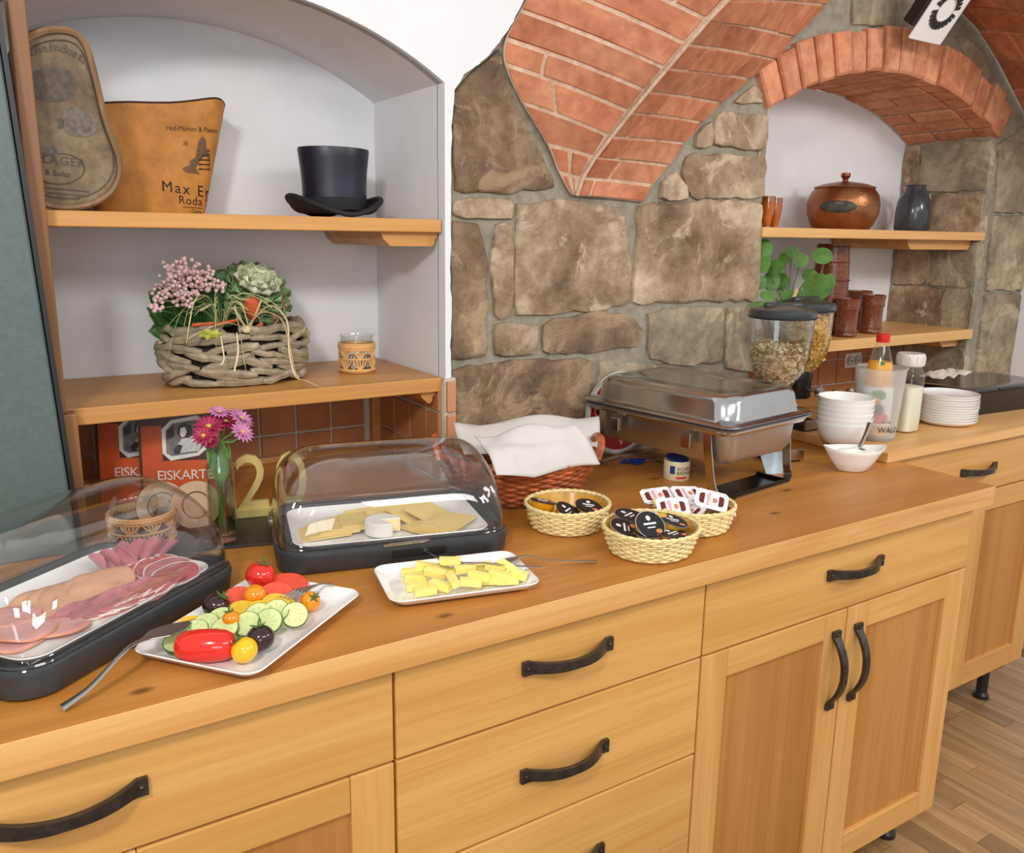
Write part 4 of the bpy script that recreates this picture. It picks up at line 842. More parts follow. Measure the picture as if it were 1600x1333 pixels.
# ---- slotted utensil handle leaning out of the base
def cutlery(name, label, cat, pts, w, head=None, kind='fork'):
    c = pts[0]; t = thing(name, label, cat, c); P = cr([Vector(p)-Vector(c) for p in pts], 6); n = len(P)
    ws = [w*(1-.45*math.sin(math.pi*min(1, (i/(n-1))*1.05))) for i in range(n)]
    obj('handle', MB().tube(P, ws, 8, flat=.28), M['steel'], t); d = (P[-1]-P[-3]).normalized(); e = P[-1]
    up_ = Vector((0, 0, 1)); sd = d.cross(up_).normalized(); up_ = sd.cross(d)
    Mx = Matrix(((sd.x, d.x, up_.x, e.x), (sd.y, d.y, up_.y, e.y), (sd.z, d.z, up_.z, e.z), (0, 0, 0, 1)))
    if kind == 'fork':
        obj('neck', MB().prism([(-.003, -.004), (-.0095, .012), (-.0105, .02), (.0105, .02), (.0095, .012), (.003, -.004)], -.0009, .0009, Mx), M['steel'], t, 0)
        for k in range(4): obj('tine', MB().tube([(-.0088+k*.00587, .019, 0), (-.0088+k*.00587, .035, -.0015), (-.0085+k*.00567, .05, .0)], [.0016, .0014, .0006], 6, Mx), M['steel'], t)
    elif kind == 'spoon': obj('bowl', MB().grid(lambda u, v: (lerp(-1, 1, v)*.013*math.sin(math.pi*max(.02, min(.98, u)))**.6, u*.04, -.006*math.sin(math.pi*u)*(1-(2*v-1)**2)), 10, 6, Mx), M['steel'], t, 60, solid=.001)
    elif kind == 'server': obj('blade', MB().prism([(-.004, -.004), (-.017, .022), (-.016, .05), (0, .085), (.016, .05), (.017, .022), (.004, -.004)], -.0007, .0007, Mx), M['steel'], t, 0, .0004)
    return t
cutlery('cake_server', 'steel serving fork handle resting against the meat display', 'server', [onZ(97, 1106, .904), onZ(140, 1075, .917), onZ(182, 1030, .937), onZ(206, 1008, .942), onZ(228, 998, .94)], .0085, kind='server')
# ---- vegetable plate
PV = Vector((-.152, .127, ZT)); tv = thing('serving_plate', 'rectangular white plate of tomatoes and cucumber slices', 'plate', PV, 38.5); platter(tv, .132, .092, 0, .017, .022, 'dish', .004, .016)
def tomato(name, label, u, v, rpx, z, col, cat='tomato', sq=.93, stem=True, tilt=(0, 0), M_=None):
    q = onZ(u, v, z); r = rpx*mpp(q); t = thing(name, label, cat, M=T(q) @ RX(tilt[0]) @ RY(tilt[1]), group='tomatoes on the vegetable plate')
    obj('fruit', MB().lathe([(0, -r*sq*.93), (r*.25, -r*sq*.95)]+[(r*math.cos(math.radians(a)), r*sq*math.sin(math.radians(a))) for a in range(-65, 66, 13)]+[(r*.28, r*sq*.93), (r*.12, r*sq*.86), (0, r*sq*.84)], 28), M[col], t, 60)
    if stem:
        for k in range(5):
            a = 2*math.pi*k/5; obj('sepal', MB().tube([(0, 0, r*sq*.86), (r*.3*math.cos(a), r*.3*math.sin(a), r*sq*.97), (r*.62*math.cos(a), r*.62*math.sin(a), r*sq*.98+.002)], [.0018, .0014, .0004], 5), M['sepal'], t)
        obj('stalk', MB().tube([(0, 0, r*sq*.84), (.001, .001, r*sq*.98+.003), (.004, .002, r*sq+.008)], [.0016, .0012, .0014], 6), M['sepal'], t)
    return t
M['sepal'] = plain('green_sepal', S(76, 104, 44), .6, 0, .15, 80)
for nm, c in (('tred', (216, 40, 26)), ('torange', (236, 140, 20)), ('tyellow', (246, 184, 22)), ('tblack', (48, 24, 24))): M[nm] = plain('tomato_skin_'+nm[1:], S(*c), .13, 0, .05, 20, spec=.5, coat=.3, sss=.05)
M['tcut'] = plain('tomato_flesh', S(226, 84, 58), .25, 0, .08, 60); M['cuke'] = plain('cucumber_flesh', S(204, 214, 148), .35, 0, .08, 50, sss=.15); M['cukeskin'] = plain('cucumber_skin', S(64, 104, 36), .35, 0, .15, 60); M['seed'] = plain('cucumber_seed', S(190, 204, 134), .3); M['pepper'] = plain('yellow_pepper', S(226, 184, 60), .25, 0, .08, 40)
tomato('beef_tomato', 'bright red round tomato with a stalk, topmost on the plate', 407, 899, 23, .934, 'tred', tilt=(8, 12))
tomato('cherry_tomato', 'orange cherry tomato resting against the red round tomato', 398, 930, 17.5, .931, 'torange', stem=False)
tomato('cherry_tomato', 'small orange cherry tomato between dark tomato and cucumber', 361, 967, 13.5, .932, 'torange', tilt=(-10, -10))
tomato('cherry_tomato', 'orange cherry tomato with stalk beside the fork', 485, 940, 16, .920, 'torange', tilt=(45, 10))
tomato('cherry_tomato', 'yellow cherry tomato in front at the plate rim', 382, 1016, 21, .922, 'tyellow', tilt=(-25, -30))
tomato('dark_tomato', 'dark purple tomato behind the yellow tomato', 407, 997, 22, .924, 'tblack', tilt=(-10, -5))
tomato('dark_tomato', 'dark purple tomato at the back left rim', 338, 947, 21.5, .925, 'tblack', tilt=(15, 30))
q = onZ(322, 1009, .924); r = 22*mpp(q); t = thing('plum_tomato', 'long red plum tomato lying at the front of the plate', 'tomato', M=T(q) @ RZ(-27) @ RY(90), group='tomatoes on the vegetable plate')
obj('fruit', MB().lathe([(0, -.038), (.006, -.0375), (.014, -.034), (.0185, -.025), (.0205, -.01), (.0205, .01), (.0185, .024), (.014, .033), (.008, .037), (0, .0375)], 28), M['tred'], t, 60)
def cuke(u, v, z, rz, tilt, lab, r=.0185):
    t = thing('cucumber_slice', lab, 'cucumber', M=T(onZ(u, v, z)) @ RZ(rz) @ RX(tilt), group='cucumber slices on the vegetable plate')
    obj('flesh', MB().lathe([(0, 0), (r*.96, 0), (r*.96, .005), (0, .005)], 28), M['cuke'], t, 30); obj('skin', MB().lathe([(r*.955, -.0002), (r, .0005), (r, .0047), (r*.955, .0053)], 28, cap=False), M['cukeskin'], t, 30)
    for k in range(8):
        a = 2*math.pi*k/8; obj('seed', MB().ball(.0028, .0012, .0006, T(r*.5*math.cos(a), r*.5*math.sin(a), .005) @ RZ(math.degrees(a)), 8, 5), M['seed'], t)
for i, (u, v, z, rz, ti, lb) in enumerate([(281, 1004, .918, -35, 22, 'cucumber slice under the plum tomato at the left corner'), (305, 988, .921, -35, 24, 'cucumber slice behind the plum tomato, second from the left corner'), (322, 978, .924, -35, 26, 'cucumber slice behind the plum tomato, third from the left corner'), (352, 985, .922, -32, 30, 'cucumber slice between plum tomato and small orange tomato'), (346, 968, .924, -32, 24, 'cucumber slice tucked behind the small orange tomato'), (387, 977, .923, -30, 40, 'cucumber slice leaning behind the dark purple tomato'), (404, 962, .926, -30, 30, 'cucumber slice peeking out above the dark tomato'), (421, 972, .924, -30, 44, 'cucumber slice right of the dark purple tomato'), (432, 957, .928, -30, 38, 'large cucumber slice second from the right end'), (461, 962, .924, -20, 48, 'cucumber slice at the right end of the row')]): cuke(u, v, z, rz, ti, lb, .0175 if i else .02)
def wedge(u, v, z, rz, lab, r=.026, tilt=20):
    t = thing('tomato_slice', lab, 'tomato', M=T(onZ(u, v, z)) @ RZ(rz) @ RX(tilt), group='cut tomato slices'); obj('flesh', MB().lathe([(0, 0), (r*.95, 0), (r*.95, .006), (0, .006)], 26, None, 1.15, .9), M['tcut'], t, 30); obj('skin', MB().lathe([(r*.945, -.0003), (r, .001), (r, .005), (r*.945, .0063)], 26, None, 1.15, .9, False), M['tred'], t, 30)
wedge(448, 917, .918, -30, 'red tomato slice under the fork tines', .027); wedge(432, 930, .922, -30, 'red tomato slice in front of the round red tomato', .022, 30); wedge(372, 936, .922, -20, 'red tomato slice behind the dark tomato', .019, 40)
def pring(u, v, z, rz, lab, r=.018, tilt=15):
    t = thing('pepper_ring', lab, 'pepper', M=T(onZ(u, v, z)) @ RZ(rz) @ RX(tilt), group='yellow pepper rings'); obj('ring', MB().tube([(r*(1+.08*math.cos(3*a))*math.cos(a), r*.75*(1+.08*math.cos(3*a))*math.sin(a), 0) for a in [2*math.pi*k/26 for k in range(26)]], .0032, 6, closed=True), M['pepper'], t); obj('flesh', MB().lathe([(0, -.001), (r*.9, -.001), (r*.9, .001), (0, .001)], 22, None, 1, .75), M['pepper'], t)
pring(300, 976, .920, -20, 'yellow pepper ring at the back left rim of the plate'); pring(380, 952, .924, -25, 'yellow pepper ring below the orange cherry tomato'); pring(432, 944, .925, -25, 'yellow pepper ring in front of the tomato slices', .02, 25); pring(408, 950, .925, -25, 'yellow pepper ring between cherry tomato and cucumber', .015)
cutlery('fork', 'steel fork lying across the tomato slices', 'fork', [onZ(520, 914, .921), onZ(505, 912, .925), onZ(492, 915, .929), onZ(484, 918, .93)], .0045)
# ---- butter plate
tb = thing('serving_plate', 'rectangular white plate of butter sticks', 'plate', (.153, .126, ZT), -12.5); platter(tb, .115, .073, 0, .016, .022, 'dish', .004, .014)
M['butter'] = plain('pale_butter', S(250, 230, 132), .4, 0, .03, 30, hv=.03, sss=.2); bme = MB().box(-.0165, .0165, -.0065, .0065, 0, .011).mesh('stick', 0); bme.materials.append(M['butter'])
BLAB = ['butter stick at the far left, behind the others', 'butter stick stacked second from the left corner', 'butter stick third up from the near left corner', 'butter stick at the back left beside the raised one', 'butter stick lying slanted on top at the left', 'butter stick at the near left corner of the pile', 'butter stick slanted at the front, second from the near left', 'butter stick lying highest at the back of the pile', 'butter stick half hidden below the highest one', 'butter stick standing on edge in the middle', 'butter stick in the back row right of the highest one', 'butter stick in the front row right of the standing one', 'butter stick lying slanted in the middle right', 'butter stick under the knife at the back', 'butter stick flat at the front right', 'butter stick slanted at the back right', 'butter stick lying on top at the front right', 'butter stick leaning up at the right under the knife', 'butter stick at the far right end of the pile', 'butter stick lowest at the right front']
for i, (u, v, z, rz, tx, ty) in enumerate([(644, 899, .905, -20, 0, 0), (648, 908, .907, -15, 0, 4), (652, 922, .905, -18, 0, 0), (666, 890, .91, -35, 0, 8), (680, 900, .918, -50, 10, 5), (664, 929, .912, -8, 0, 0), (688, 920, .912, -60, 0, 5), (703, 882, .928, -30, 0, 0), (694, 892, .916, -30, 0, -6), (710, 910, .922, -105, 25, 8), (726, 894, .92, -10, 5, 0), (735, 915, .913, -30, 0, 4), (748, 905, .918, -48, 0, 6), (752, 890, .914, -15, 0, 0), (766, 912, .908, -30, 0, 0), (774, 893, .918, -45, 0, 8), (780, 904, .916, -52, 0, 6), (792, 890, .922, -80, 15, 12), (806, 902, .914, -45, 5, 12), (793, 912, .908, -25, 0, 0)]):
    t = thing('butter_stick', BLAB[i], 'butter', M=T(onZ(u, v, z)+Vector((0, 0, 0))) @ RZ(rz) @ RX(tx) @ RY(ty), group='butter sticks on the butter plate'); obj('stick', bme, None, t, bevel=.0008)
cutlery('fork', 'steel fork with tines on the butter plate rim and handle on the worktop', 'fork', [onZ(931, 877, .905), onZ(890, 876, .914), onZ(850, 874, .922), onZ(826, 868, .927), onZ(808, 872, .924)], .005)
cutlery('knife', 'steel butter knife stretched across the butter plate', 'knife', [onZ(845, 886, .924), onZ(800, 884, .93), onZ(760, 880, .933), onZ(725, 880, .932)], .0042, kind='spoon')
cutlery('knife', 'slim steel handle sticking out of the display base slot', 'knife', [onZ(665, 861, .922), onZ(678, 868, .93), onZ(690, 876, .933)], .003, kind='none')
# ---- wicker baskets
def wicker(name, label, cat, loc, rz, a0, b0, a1, b1, h, rows, stakes, r, mat, liner=None, rimr=None, stake_mat=None):
    t = thing(name, label, cat, loc, rz); n = stakes*4
    for i in range(rows):
        f = (i+.5)/rows; A, B = lerp(a0, a1, f**.8), lerp(b0, b1, f**.8); s = 1 if i % 2 else -1
        obj('strand', MB().tube([((A+s*r*.8*math.cos(math.pi*k/2*1.0))*math.cos(2*math.pi*k/n), (B+s*r*.8*math.cos(math.pi*k/2))*math.sin(2*math.pi*k/n), r+(h-2*r)*f) for k in range(n)], r*(.9+.2*random.random()), 5, closed=True), M[mat], t)
    for k in range(stakes):
        a = 2*math.pi*k/stakes; obj('stake', MB().tube([(a0*math.cos(a), b0*math.sin(a), r), (lerp(a0, a1, .6)*math.cos(a), lerp(b0, b1, .6)*math.sin(a), h*.5), (a1*math.cos(a), b1*math.sin(a), h)], r*.8, 5), M[stake_mat or mat], t)
    rr = rimr or r*1.15
    for s in (0, 1): obj('rim', MB().tube([((a1+rr*.7*math.cos(9*2*math.pi*k/n*2+s*math.pi))*math.cos(2*math.pi*k/n), (b1+rr*.7*math.cos(9*2*math.pi*k/n*2+s*math.pi))*math.sin(2*math.pi*k/n), h+rr*.6*math.sin(9*2*math.pi*k/n*2+s*math.pi)) for k in range(n)], rr, 6, closed=True), M[mat], t)
    obj('floor', MB().lathe([(0, .001), (1, .001), (1, .005), (0, .005)], 32, None, a0, b0), M[mat], t)
    if liner: obj('liner', MB().lathe([(0, .006), (a0-r*1.5, .006), (a1-r*2.2, h*.97), (a1-r*3.0, h*.97), (a0-r*3, .0085), (0, .0085)], 36, None, 1, b1/a1), M[liner], t)
    return t
M['straw'] = plain('pale_straw_wicker', S(240, 216, 156), .5, 0, .12, 120, hv=.06); M['goldliner'] = plain('amber_plastic_liner', S(206, 150, 50), .2, 0, .12, 14, spec=.6, coat=.4); M['redwick'] = plain('red_brown_wicker', S(172, 88, 44), .35, 0, .25, 40, hv=.22, spec=.5)
B1, B2, B3 = Vector((.462, .262, ZT)), Vector((.510, .087, ZT)), Vector((.662, .14, ZT))
wicker('small_basket', 'small straw basket of honey cups in front of the bread', 'basket', B1, 0, .064, .062, .078, .075, .045, 9, 18, .0023, 'straw', 'goldliner')
wicker('small_basket', 'small straw basket of black-lidded jam cups nearest the edge', 'basket', B2, 0, .067, .064, .082, .079, .045, 9, 18, .0023, 'straw', 'goldliner')
wicker('small_basket', 'small straw basket heaped with chocolate spread packs', 'basket', B3, 0, .062, .06, .075, .072, .045, 9, 18, .0023, 'straw', 'goldliner')
BB = Vector((.49, .478, ZT)); wicker('bread_basket', 'large red-brown wicker bread basket lined with white napkins', 'basket', BB, -28, .115, .1, .162, .135, .088, 13, 20, .0042, 'redwick', None, .006)
bh = MB()
for k in range(40):
    s = random.uniform(0, 2*math.pi); 
hb = [o for o in COL.objects if o.name.startswith('bread_basket')][0]
for s in (-1, 1): obj('side_handle', MB().tube(cr([(s*.158, -.05, .085), (s*.168, -.035, .112), (s*.17, 0, .12), (s*.168, .035, .112), (s*.158, .05, .085)], 6), .008, 7), M['redwick'], hb)
M['cloth'] = plain('white_napkin', S(206, 202, 198), .9, 0, .02, 30, .05, 600)
def cloth(label, C4, fold, seed, zoff=0, nn=26, drop=None):
    c = sum((Vector(p) for p in C4), Vector())/4; t = thing('napkin', label, 'napkin', c, group='napkins in the bread basket'); A, B, C_, D = [Vector(p)-c for p in C4]
    def f(u, v):
        p = A.lerp(B, u).lerp(D.lerp(C_, u), v); z = fold*(noise.noise(Vector((u*2.2+seed, v*2.2, seed)))*1.2+abs(math.sin(u*5+v*2.4+seed))*.5+.35*math.sin(math.pi*u)*math.sin(math.pi*v)*2)
        if drop: z -= drop*max(0, v-.72)**1.3*6*(1-abs(u-.35))
        return p+Vector((0, 0, z))
    obj('sheet', MB().grid(f, nn, nn), M['cloth'], t, 60, solid=.0016)
cloth('white napkin at the back of the bread basket', [onY(706, 664, .56), onY(936, 652, .50), onY(938, 712, .40), onY(725, 716, .45)], .013, 2.1)
cloth('white napkin folded over the front rim of the bread basket', [onY(742, 680, .42), onY(900, 668, .37), onY(938, 722, .33), onY(776, 738, .325)], .012, 5.3, drop=.012)
# ---- portion cups
M['gold'] = plain('gold_plastic_cup', S(214, 158, 40), .25, .2, .05, 20, coat=.3); M['lidblack'] = plain('black_foil_lid', S(34, 32, 34), .3, .2, .2, 60); M['silver'] = plain('silver_foil', S(206, 202, 196), .25, .8, .06, 60); M['honey'] = plain('honey_amber', S(206, 140, 20), .15, 0, .15, 30, coat=.4); M['fruitprint'] = plain('orange_fruit_print', S(232, 130, 64), .5, 0, .2, 90); M['whiteprint'] = plain('white_print', S(232, 230, 226), .5)
def jam(label, P, rz, tx, ty, r=.025, h=.02, cup='gold', lid='lidblack', grp='jam cups in the straw basket', fr=True, flip=False):
    t = thing('portion_cup', label, 'portion cup', group=grp, M=T(P) @ RZ(rz) @ RX(tx) @ RY(ty)); 
    obj('cup', MB().lathe([(0, 0), (r*.8, 0), (r*.86, .002), (r*.95, h)], 28), M[cup], t); obj('flange', MB().lathe([(r*.9, h-.0004), (r*1.08, h-.0004), (r*1.08, h+.0006), (r*.9, h+.0006)], 28), M['silver' if cup == 'gold' else lid], t)
    ld = obj('lid', MB().lathe([(0, h+.0004), (r*1.02, h+.0004), (r*1.02, h+.0011), (0, h+.0013)], 28), M[lid], t)
    if fr:
        me = text_mesh('SCHWARTAU', r*.3, .0001, 'CENTER') if False else None
        obj('fruit_print', MB().ball(r*.24, r*.17, .0004, T(r*.45, -r*.55, h+.0014), 10, 4), M['fruitprint'], ld); obj('print', MB().box(-r*.5, r*.45, r*.0, r*.14, h+.0012, h+.0016).box(-r*.32, r*.28, -r*.26, -r*.18, h+.0012, h+.0016).ball(r*.16, r*.2, .0004, T(0, r*.5, h+.0014), 10, 4), M['whiteprint'], ld)
    return t
zb = .016
for u, v, z, rz, tx, ty, lb in [(970, 836, .934, 60, 18, -14, 'black-lidded jam cup leaning on the left side'), (980, 818, .937, 20, 10, 0, 'black-lidded jam cup at the back left'), (1009, 826, .945, -10, 42, 0, 'black-lidded jam cup tipped toward the viewer on top'), (1012, 845, .927, -20, 4, 0, 'black-lidded jam cup standing at the front'), (1050, 848, .927, 10, 3, 2, 'black-lidded jam cup standing at the front right'), (1046, 826, .938, -20, 8, 14, 'black-lidded jam cup with a silver tab at the right')]:
    jam(lb, onZ(u, v, z)-Vector((0, 0, .004)), rz, tx, ty)
t = jam('upside-down gold jam cup at the back of the heap', onZ(1022, 806, .955), 0, 150, 0, fr=False)
for u, v, z, rz, tx, ty, lb in [(846, 795, .938, 10, 0, 14, 'amber honey cup on top at the left'), (838, 806, .922, 10, 0, 6, 'amber honey cup under the left one'), (880, 806, .926, 30, 30, 0, 'dark-lidded honey cup tipped forward in the middle'), (916, 800, .932, -30, 12, 10, 'amber honey cup at the right of its basket'), (912, 812, .922, -10, 16, 0, 'dark-lidded honey cup half hidden at the front')]:
    jam(lb, onZ(u, v, z)-Vector((0, 0, .006)), rz, tx, ty, .023, .02, 'honey', 'lidblack', 'honey cups in the straw basket')
M['packwhite'] = plain('white_pack_film', S(232, 230, 232), .3, 0, .03, 60); M['packbrown'] = plain('brown_label_print', S(104, 30, 28), .4); M['packred'] = plain('red_label_print', S(222, 60, 62), .4); M['packtan'] = plain('tan_bread_print', S(206, 130, 90), .5)
ntx = text_mesh('nutella', .0105, .0001, 'CENTER'); ntx.materials.clear(); ntx.materials.append(M['packred'])
def pack(label, P, rz, tx, ty):
    t = thing('spread_pack', label, 'spread pack', group='chocolate spread packs', M=T(P) @ RZ(rz) @ RX(tx) @ RY(ty)); a, b = .03, .0205
    obj('tray', MB().loft([[(x*.8, y*.75, 0) for x, y in rrect(a, b, .006, 3)], [(x*.9, y*.88, .009) for x, y in rrect(a, b, .006, 3)]]), M['packwhite'], t, 30)
    ld = obj('film', MB().prism([(-a, -b+.006), (-a+.006, -b), (a-.006, -b), (a, -b+.006), (a, b-.006), (a-.006, b), (-a+.006, b), (-a, b-.006)], .009, .0102), M['packwhite'], t, 0)
    for s in (-1, 1): obj('brown_print', MB().prism([(s*.0225, -.008), (s*.019, -.0115), (s*.013, -.0115), (s*.013, .0115), (s*.019, .0115), (s*.0225, .008)], .0103, .0105), M['packbrown'], ld, 0)
    obj('lettering', ntx, None, ld, M=T(-.006, 0, .0104) @ RZ(90) @ T(0, -.003, 0)); obj('bread_print', MB().ball(.0045, .006, .0003, T(.006, 0, .0104), 10, 4), M['packtan'], ld)
for u, v, z, rz, tx, ty, lb in [(1026, 780, .942, -20, 24, -6, 'chocolate spread pack at the back left of the heap'), (1050, 797, .942, -28, 32, 0, 'chocolate spread pack in front at the left of the heap'), (1072, 777, .945, -20, 22, 4, 'chocolate spread pack at the back of the heap'), (1110, 786, .951, -52, 36, 14, 'chocolate spread pack tilted on top at the right'), (1080, 803, .932, -95, 30, 0, 'chocolate spread pack wedged in the middle of the heap'), (1122, 798, .932, -40, 10, 20, 'chocolate spread pack under the tilted one')]: pack(lb, onZ(u, v, z), rz, tx, ty)
# ================================================================ BEHIND THE DISPLAYS
M['slate'] = plain('black_slate', S(44, 44, 42), .45, 0, .15, 40); M['cardorange'] = plain('orange_card', S(204, 88, 36), .35, 0, .06, 10); M['cardbrown'] = plain('dark_brown_card', S(74, 40, 26), .35, 0, .08, 10)
M['paper'] = plain('photo_paper', S(226, 224, 218), .5); M['pg1'] = plain('photo_grey', S(120, 118, 116), .5, 0, .2, 60); M['pg2'] = plain('photo_dark_grey', S(56, 54, 54), .5, 0, .3, 60); M['pg3'] = plain('photo_light_grey', S(196, 196, 194), .5, 0, .1, 120); M['cream'] = plain('cream_metallic_paint', S(206, 184, 112), .4, .2, .06, 30)
t = thing('slate_board', 'black slate board under the vase and golden number', 'board', (-.06, .53, ZT), -14); obj('slab', MB().prism(rrect(.16, .085, .01), 0, .004), M['slate'], t, 0, .001); ZS = ZT+.0043
# menus
def menu(label, c, rz, h, w, photo=True, text=True):
    t = thing('ice_cream_menu', label, 'menu', M=T(c) @ RZ(rz) @ RX(-7), group='ice cream menus in the niche')
    obj('card', MB().box(-w/2, w/2, 0, .003, 0, h), M['cardorange'], t, 0); obj('top_band', MB().box(-w/2, w/2, -.0006, .0001, h*.8, h), M['cardbrown'], t, 0); obj('spine', MB().box(-w/2-.001, -w/2+.004, -.001, .0035, 0, h), M['cardbrown'], t, 0)
    if photo:
        s = w*.0098; W = lambda pts, d: [(x*s, -d, z*s) for x, z in pts]; oz = h*.47
        def pc(name, pts, mat, d, par): return obj(name, MB().add([(x, y, z+oz) for x, y, z in W(pts, d)]+[(x, y+.0003, z+oz) for x, y, z in W(pts, d)], [tuple(range(len(pts))), tuple(range(2*len(pts)-1, len(pts)-1, -1))]+[(k, (k+1) % len(pts), len(pts)+(k+1) % len(pts), len(pts)+k) for k in range(len(pts))]), M[mat], par, 0, tri=True)
        pc('corner_print', [(-22, -2), (34, -2), (34, 58), (-22, 58)], 'cardbrown', .0008, t)
        ph = pc('photo', [(-22, 8), (-12, -2), (24, 4), (36, 14), (36, 46), (24, 58), (-10, 52), (-22, 40)], 'paper', .0014, t)
        pc('photo_picture', [(-17, 8), (-10, 4), (22, 8), (31, 16), (31, 44), (22, 52), (-8, 48), (-17, 38)], 'pg1', .0018, ph)
        pc('photo_picture', [(-15, 28), (-6, 30), (-6, 46), (-15, 38)], 'pg2', .0021, ph); pc('photo_picture', [(20, 26), (30, 26), (29, 44), (20, 46)], 'pg2', .0021, ph)
        pc('photo_picture', [(-2, 8), (24, 10), (28, 20), (18, 30), (10, 34), (4, 28), (-4, 18)], 'pg3', .0024, ph)
        pc('photo_picture', [(-2, 34), (0, 45), (8, 49), (16, 44), (18, 32), (12, 28), (2, 28)], 'pg2', .0027, ph)
        pc('photo_picture', [(1, 33), (2, 41), (8, 43), (10, 36), (7, 30), (3, 29)], 'paper', .003, ph); pc('photo_picture', [(-6, 6), (0, 8), (4, 18), (-2, 20), (-8, 12)], 'pg2', .003, ph)
    if text: lettering(text, h*.135, M['paper'], t, T(-w*.30, -.001, h*.265) @ RX(90), spacing=.92)
    return t
menu('orange ice cream menu with a black and white photo, in front', (-.118, .735, ZT), -22, .196, .148, True, 'EISKARTE'); menu('orange ice cream menu half hidden behind the front one', (-.185, .80, ZT), -22, .196, .148, True, 'EISKARTE')
menu('dark-topped ice cream menu behind, under the shelf', (-.12, .86, ZT), -22, .2, .15, False, None); menu('rearmost ice cream menu at the tiles', (-.08, .905, ZT), -22, .2, .15, False, None)
# vase with chrysanthemums
q = onZ(350, 846, ZS); VP = Vector((q.x, q.y+.0, ZS)); k = mpp(VP); tva = thing('glass_vase', 'small clear bottle vase of water on the slate board', 'vase', VP)
H = onY(350, 692, VP.y).z-ZS
pf = [(0, .004), (17*k, .003), (19*k, .004), (21*k, .012), (21*k, H*.7), (19*k, H*.8), (13.5*k, H*.87), (13*k, H*.94), (15*k, H*.97), (15*k, H), (13.5*k, H), (11.5*k, H*.9), (17*k, H*.79), (19*k, H*.68), (19*k, .016), (0, .012)]
M['vaseglass'] = clear('vase_glass', (.93, .96, .93, 1), .01, 1.5, 1.6); obj('bottle', MB().lathe(pf, 32), M['vaseglass'], tva); M['water'] = clear('water', (.9, .95, .88, 1), .01, 1.33, .8); obj('water', MB().lathe([(0, .0135), (18.5*k, .017), (18.5*k, H*.62), (0, H*.62)], 28), M['water'], tva)
M['mum'] = plain('magenta_petal', S(168, 36, 76), .5, 0, .15, 60, hv=.15); M['mum2'] = plain('lilac_petal', S(202, 128, 176), .5, 0, .1, 60, hv=.1); M['mumc'] = plain('yellow_flower_centre', S(196, 178, 60), .7); M['stemg'] = plain('green_stem', S(92, 132, 58), .5, 0, .1, 40)
for i, (u, v, r_, mt, dy, lb) in enumerate([(326, 668, 24, 'mum', 0, 'magenta chrysanthemum at the left of the vase'), (352, 660, 20, 'mum', .02, 'magenta chrysanthemum in the middle of the vase'), (376, 655, 22, 'mum2', .01, 'lilac and magenta chrysanthemum at the right'), (342, 645, 16, 'mum2', .02, 'lilac chrysanthemum standing highest'), (378, 676, 20, 'mum2', -.02, 'lilac chrysanthemum facing down at the right'), (328, 690, 15, 'mum', -.01, 'small magenta chrysanthemum above the vase mouth'), (318, 682, 18, 'mum', -.02, 'drooping magenta chrysanthemum at the lower left')]):
    p = onY(u, v, VP.y+dy); t = thing('chrysanthemum', lb, 'flower', p, group='chrysanthemums in the vase'); nf = (p-Vector((VP.x, VP.y, p.z-.05)))+Vector((0, -.05, .02)); nf.normalize(); rot = nf.to_track_quat('Z', 'Y').to_matrix().to_4x4()
    for ring, (cn, L, el) in enumerate(((15, r_*k, .25), (11, r_*k*.8, .7))):
        for j in range(cn):
            a = 2*math.pi*(j+.5*ring)/cn; mb = MB(); leaf(mb, (0, 0, .001*ring), (math.cos(a), math.sin(a), el), (0, 0, 1), L, L*.28, .2, 4, 2)
            obj('petal', mb, M[mt], t, 60, M=rot, solid=.0006)
    obj('centre', MB().ball(r_*k*.2, r_*k*.2, r_*k*.12, rot @ T(0, 0, .003), 10, 6), M['mumc'], t)
    obj('stem', MB().tube(cr([nf*-.002, (VP-p)*.35+Vector((0, 0, (H)*.3)), (VP-p)+Vector((0, 0, H*.93)), (VP-p)+Vector((random.uniform(-.006, .006), random.uniform(-.005, .005), .03))], 5), .0016, 5), M['stemg'], t)
lf = thing('vase_leaf', 'green chrysanthemum leaves inside the vase neck', 'leaf', VP+Vector((0, 0, H*.6)))
for a in range(4): mb = MB(); leaf(mb, (0, 0, .0), (math.cos(a*1.7)*.25, math.sin(a*1.7)*.25, 1), (0, -1, 0), H*.42, .02, .1); obj('blade', mb, M['stemg'], lf, 60, solid=.0008)
# golden number
q = onY(372, 812, .60); GN = Vector((q.x, .60, ZS)); t = thing('golden_number', 'pale gold standing number on the slate board beside the vase', 'number', GN, -12)
obj('foot', MB().box(-.004, .135, -.012, .012, 0, .017), M['cream'], t, 0, .001); obj('end_strip', MB().box(-.010, -.004, -.016, .006, 0, .06), M['cream'], t, 0, .001)
for ch, x in (('2', -.004), ('0', .066)):
    me = text_mesh(ch, .148, .005); me.materials.clear(); me.materials.append(M['cream'])
    for v in me.vertices: v.co.x *= .88
    obj('numeral', me, M['cream'], t, M=T(x, 0, .0165) @ RX(90))
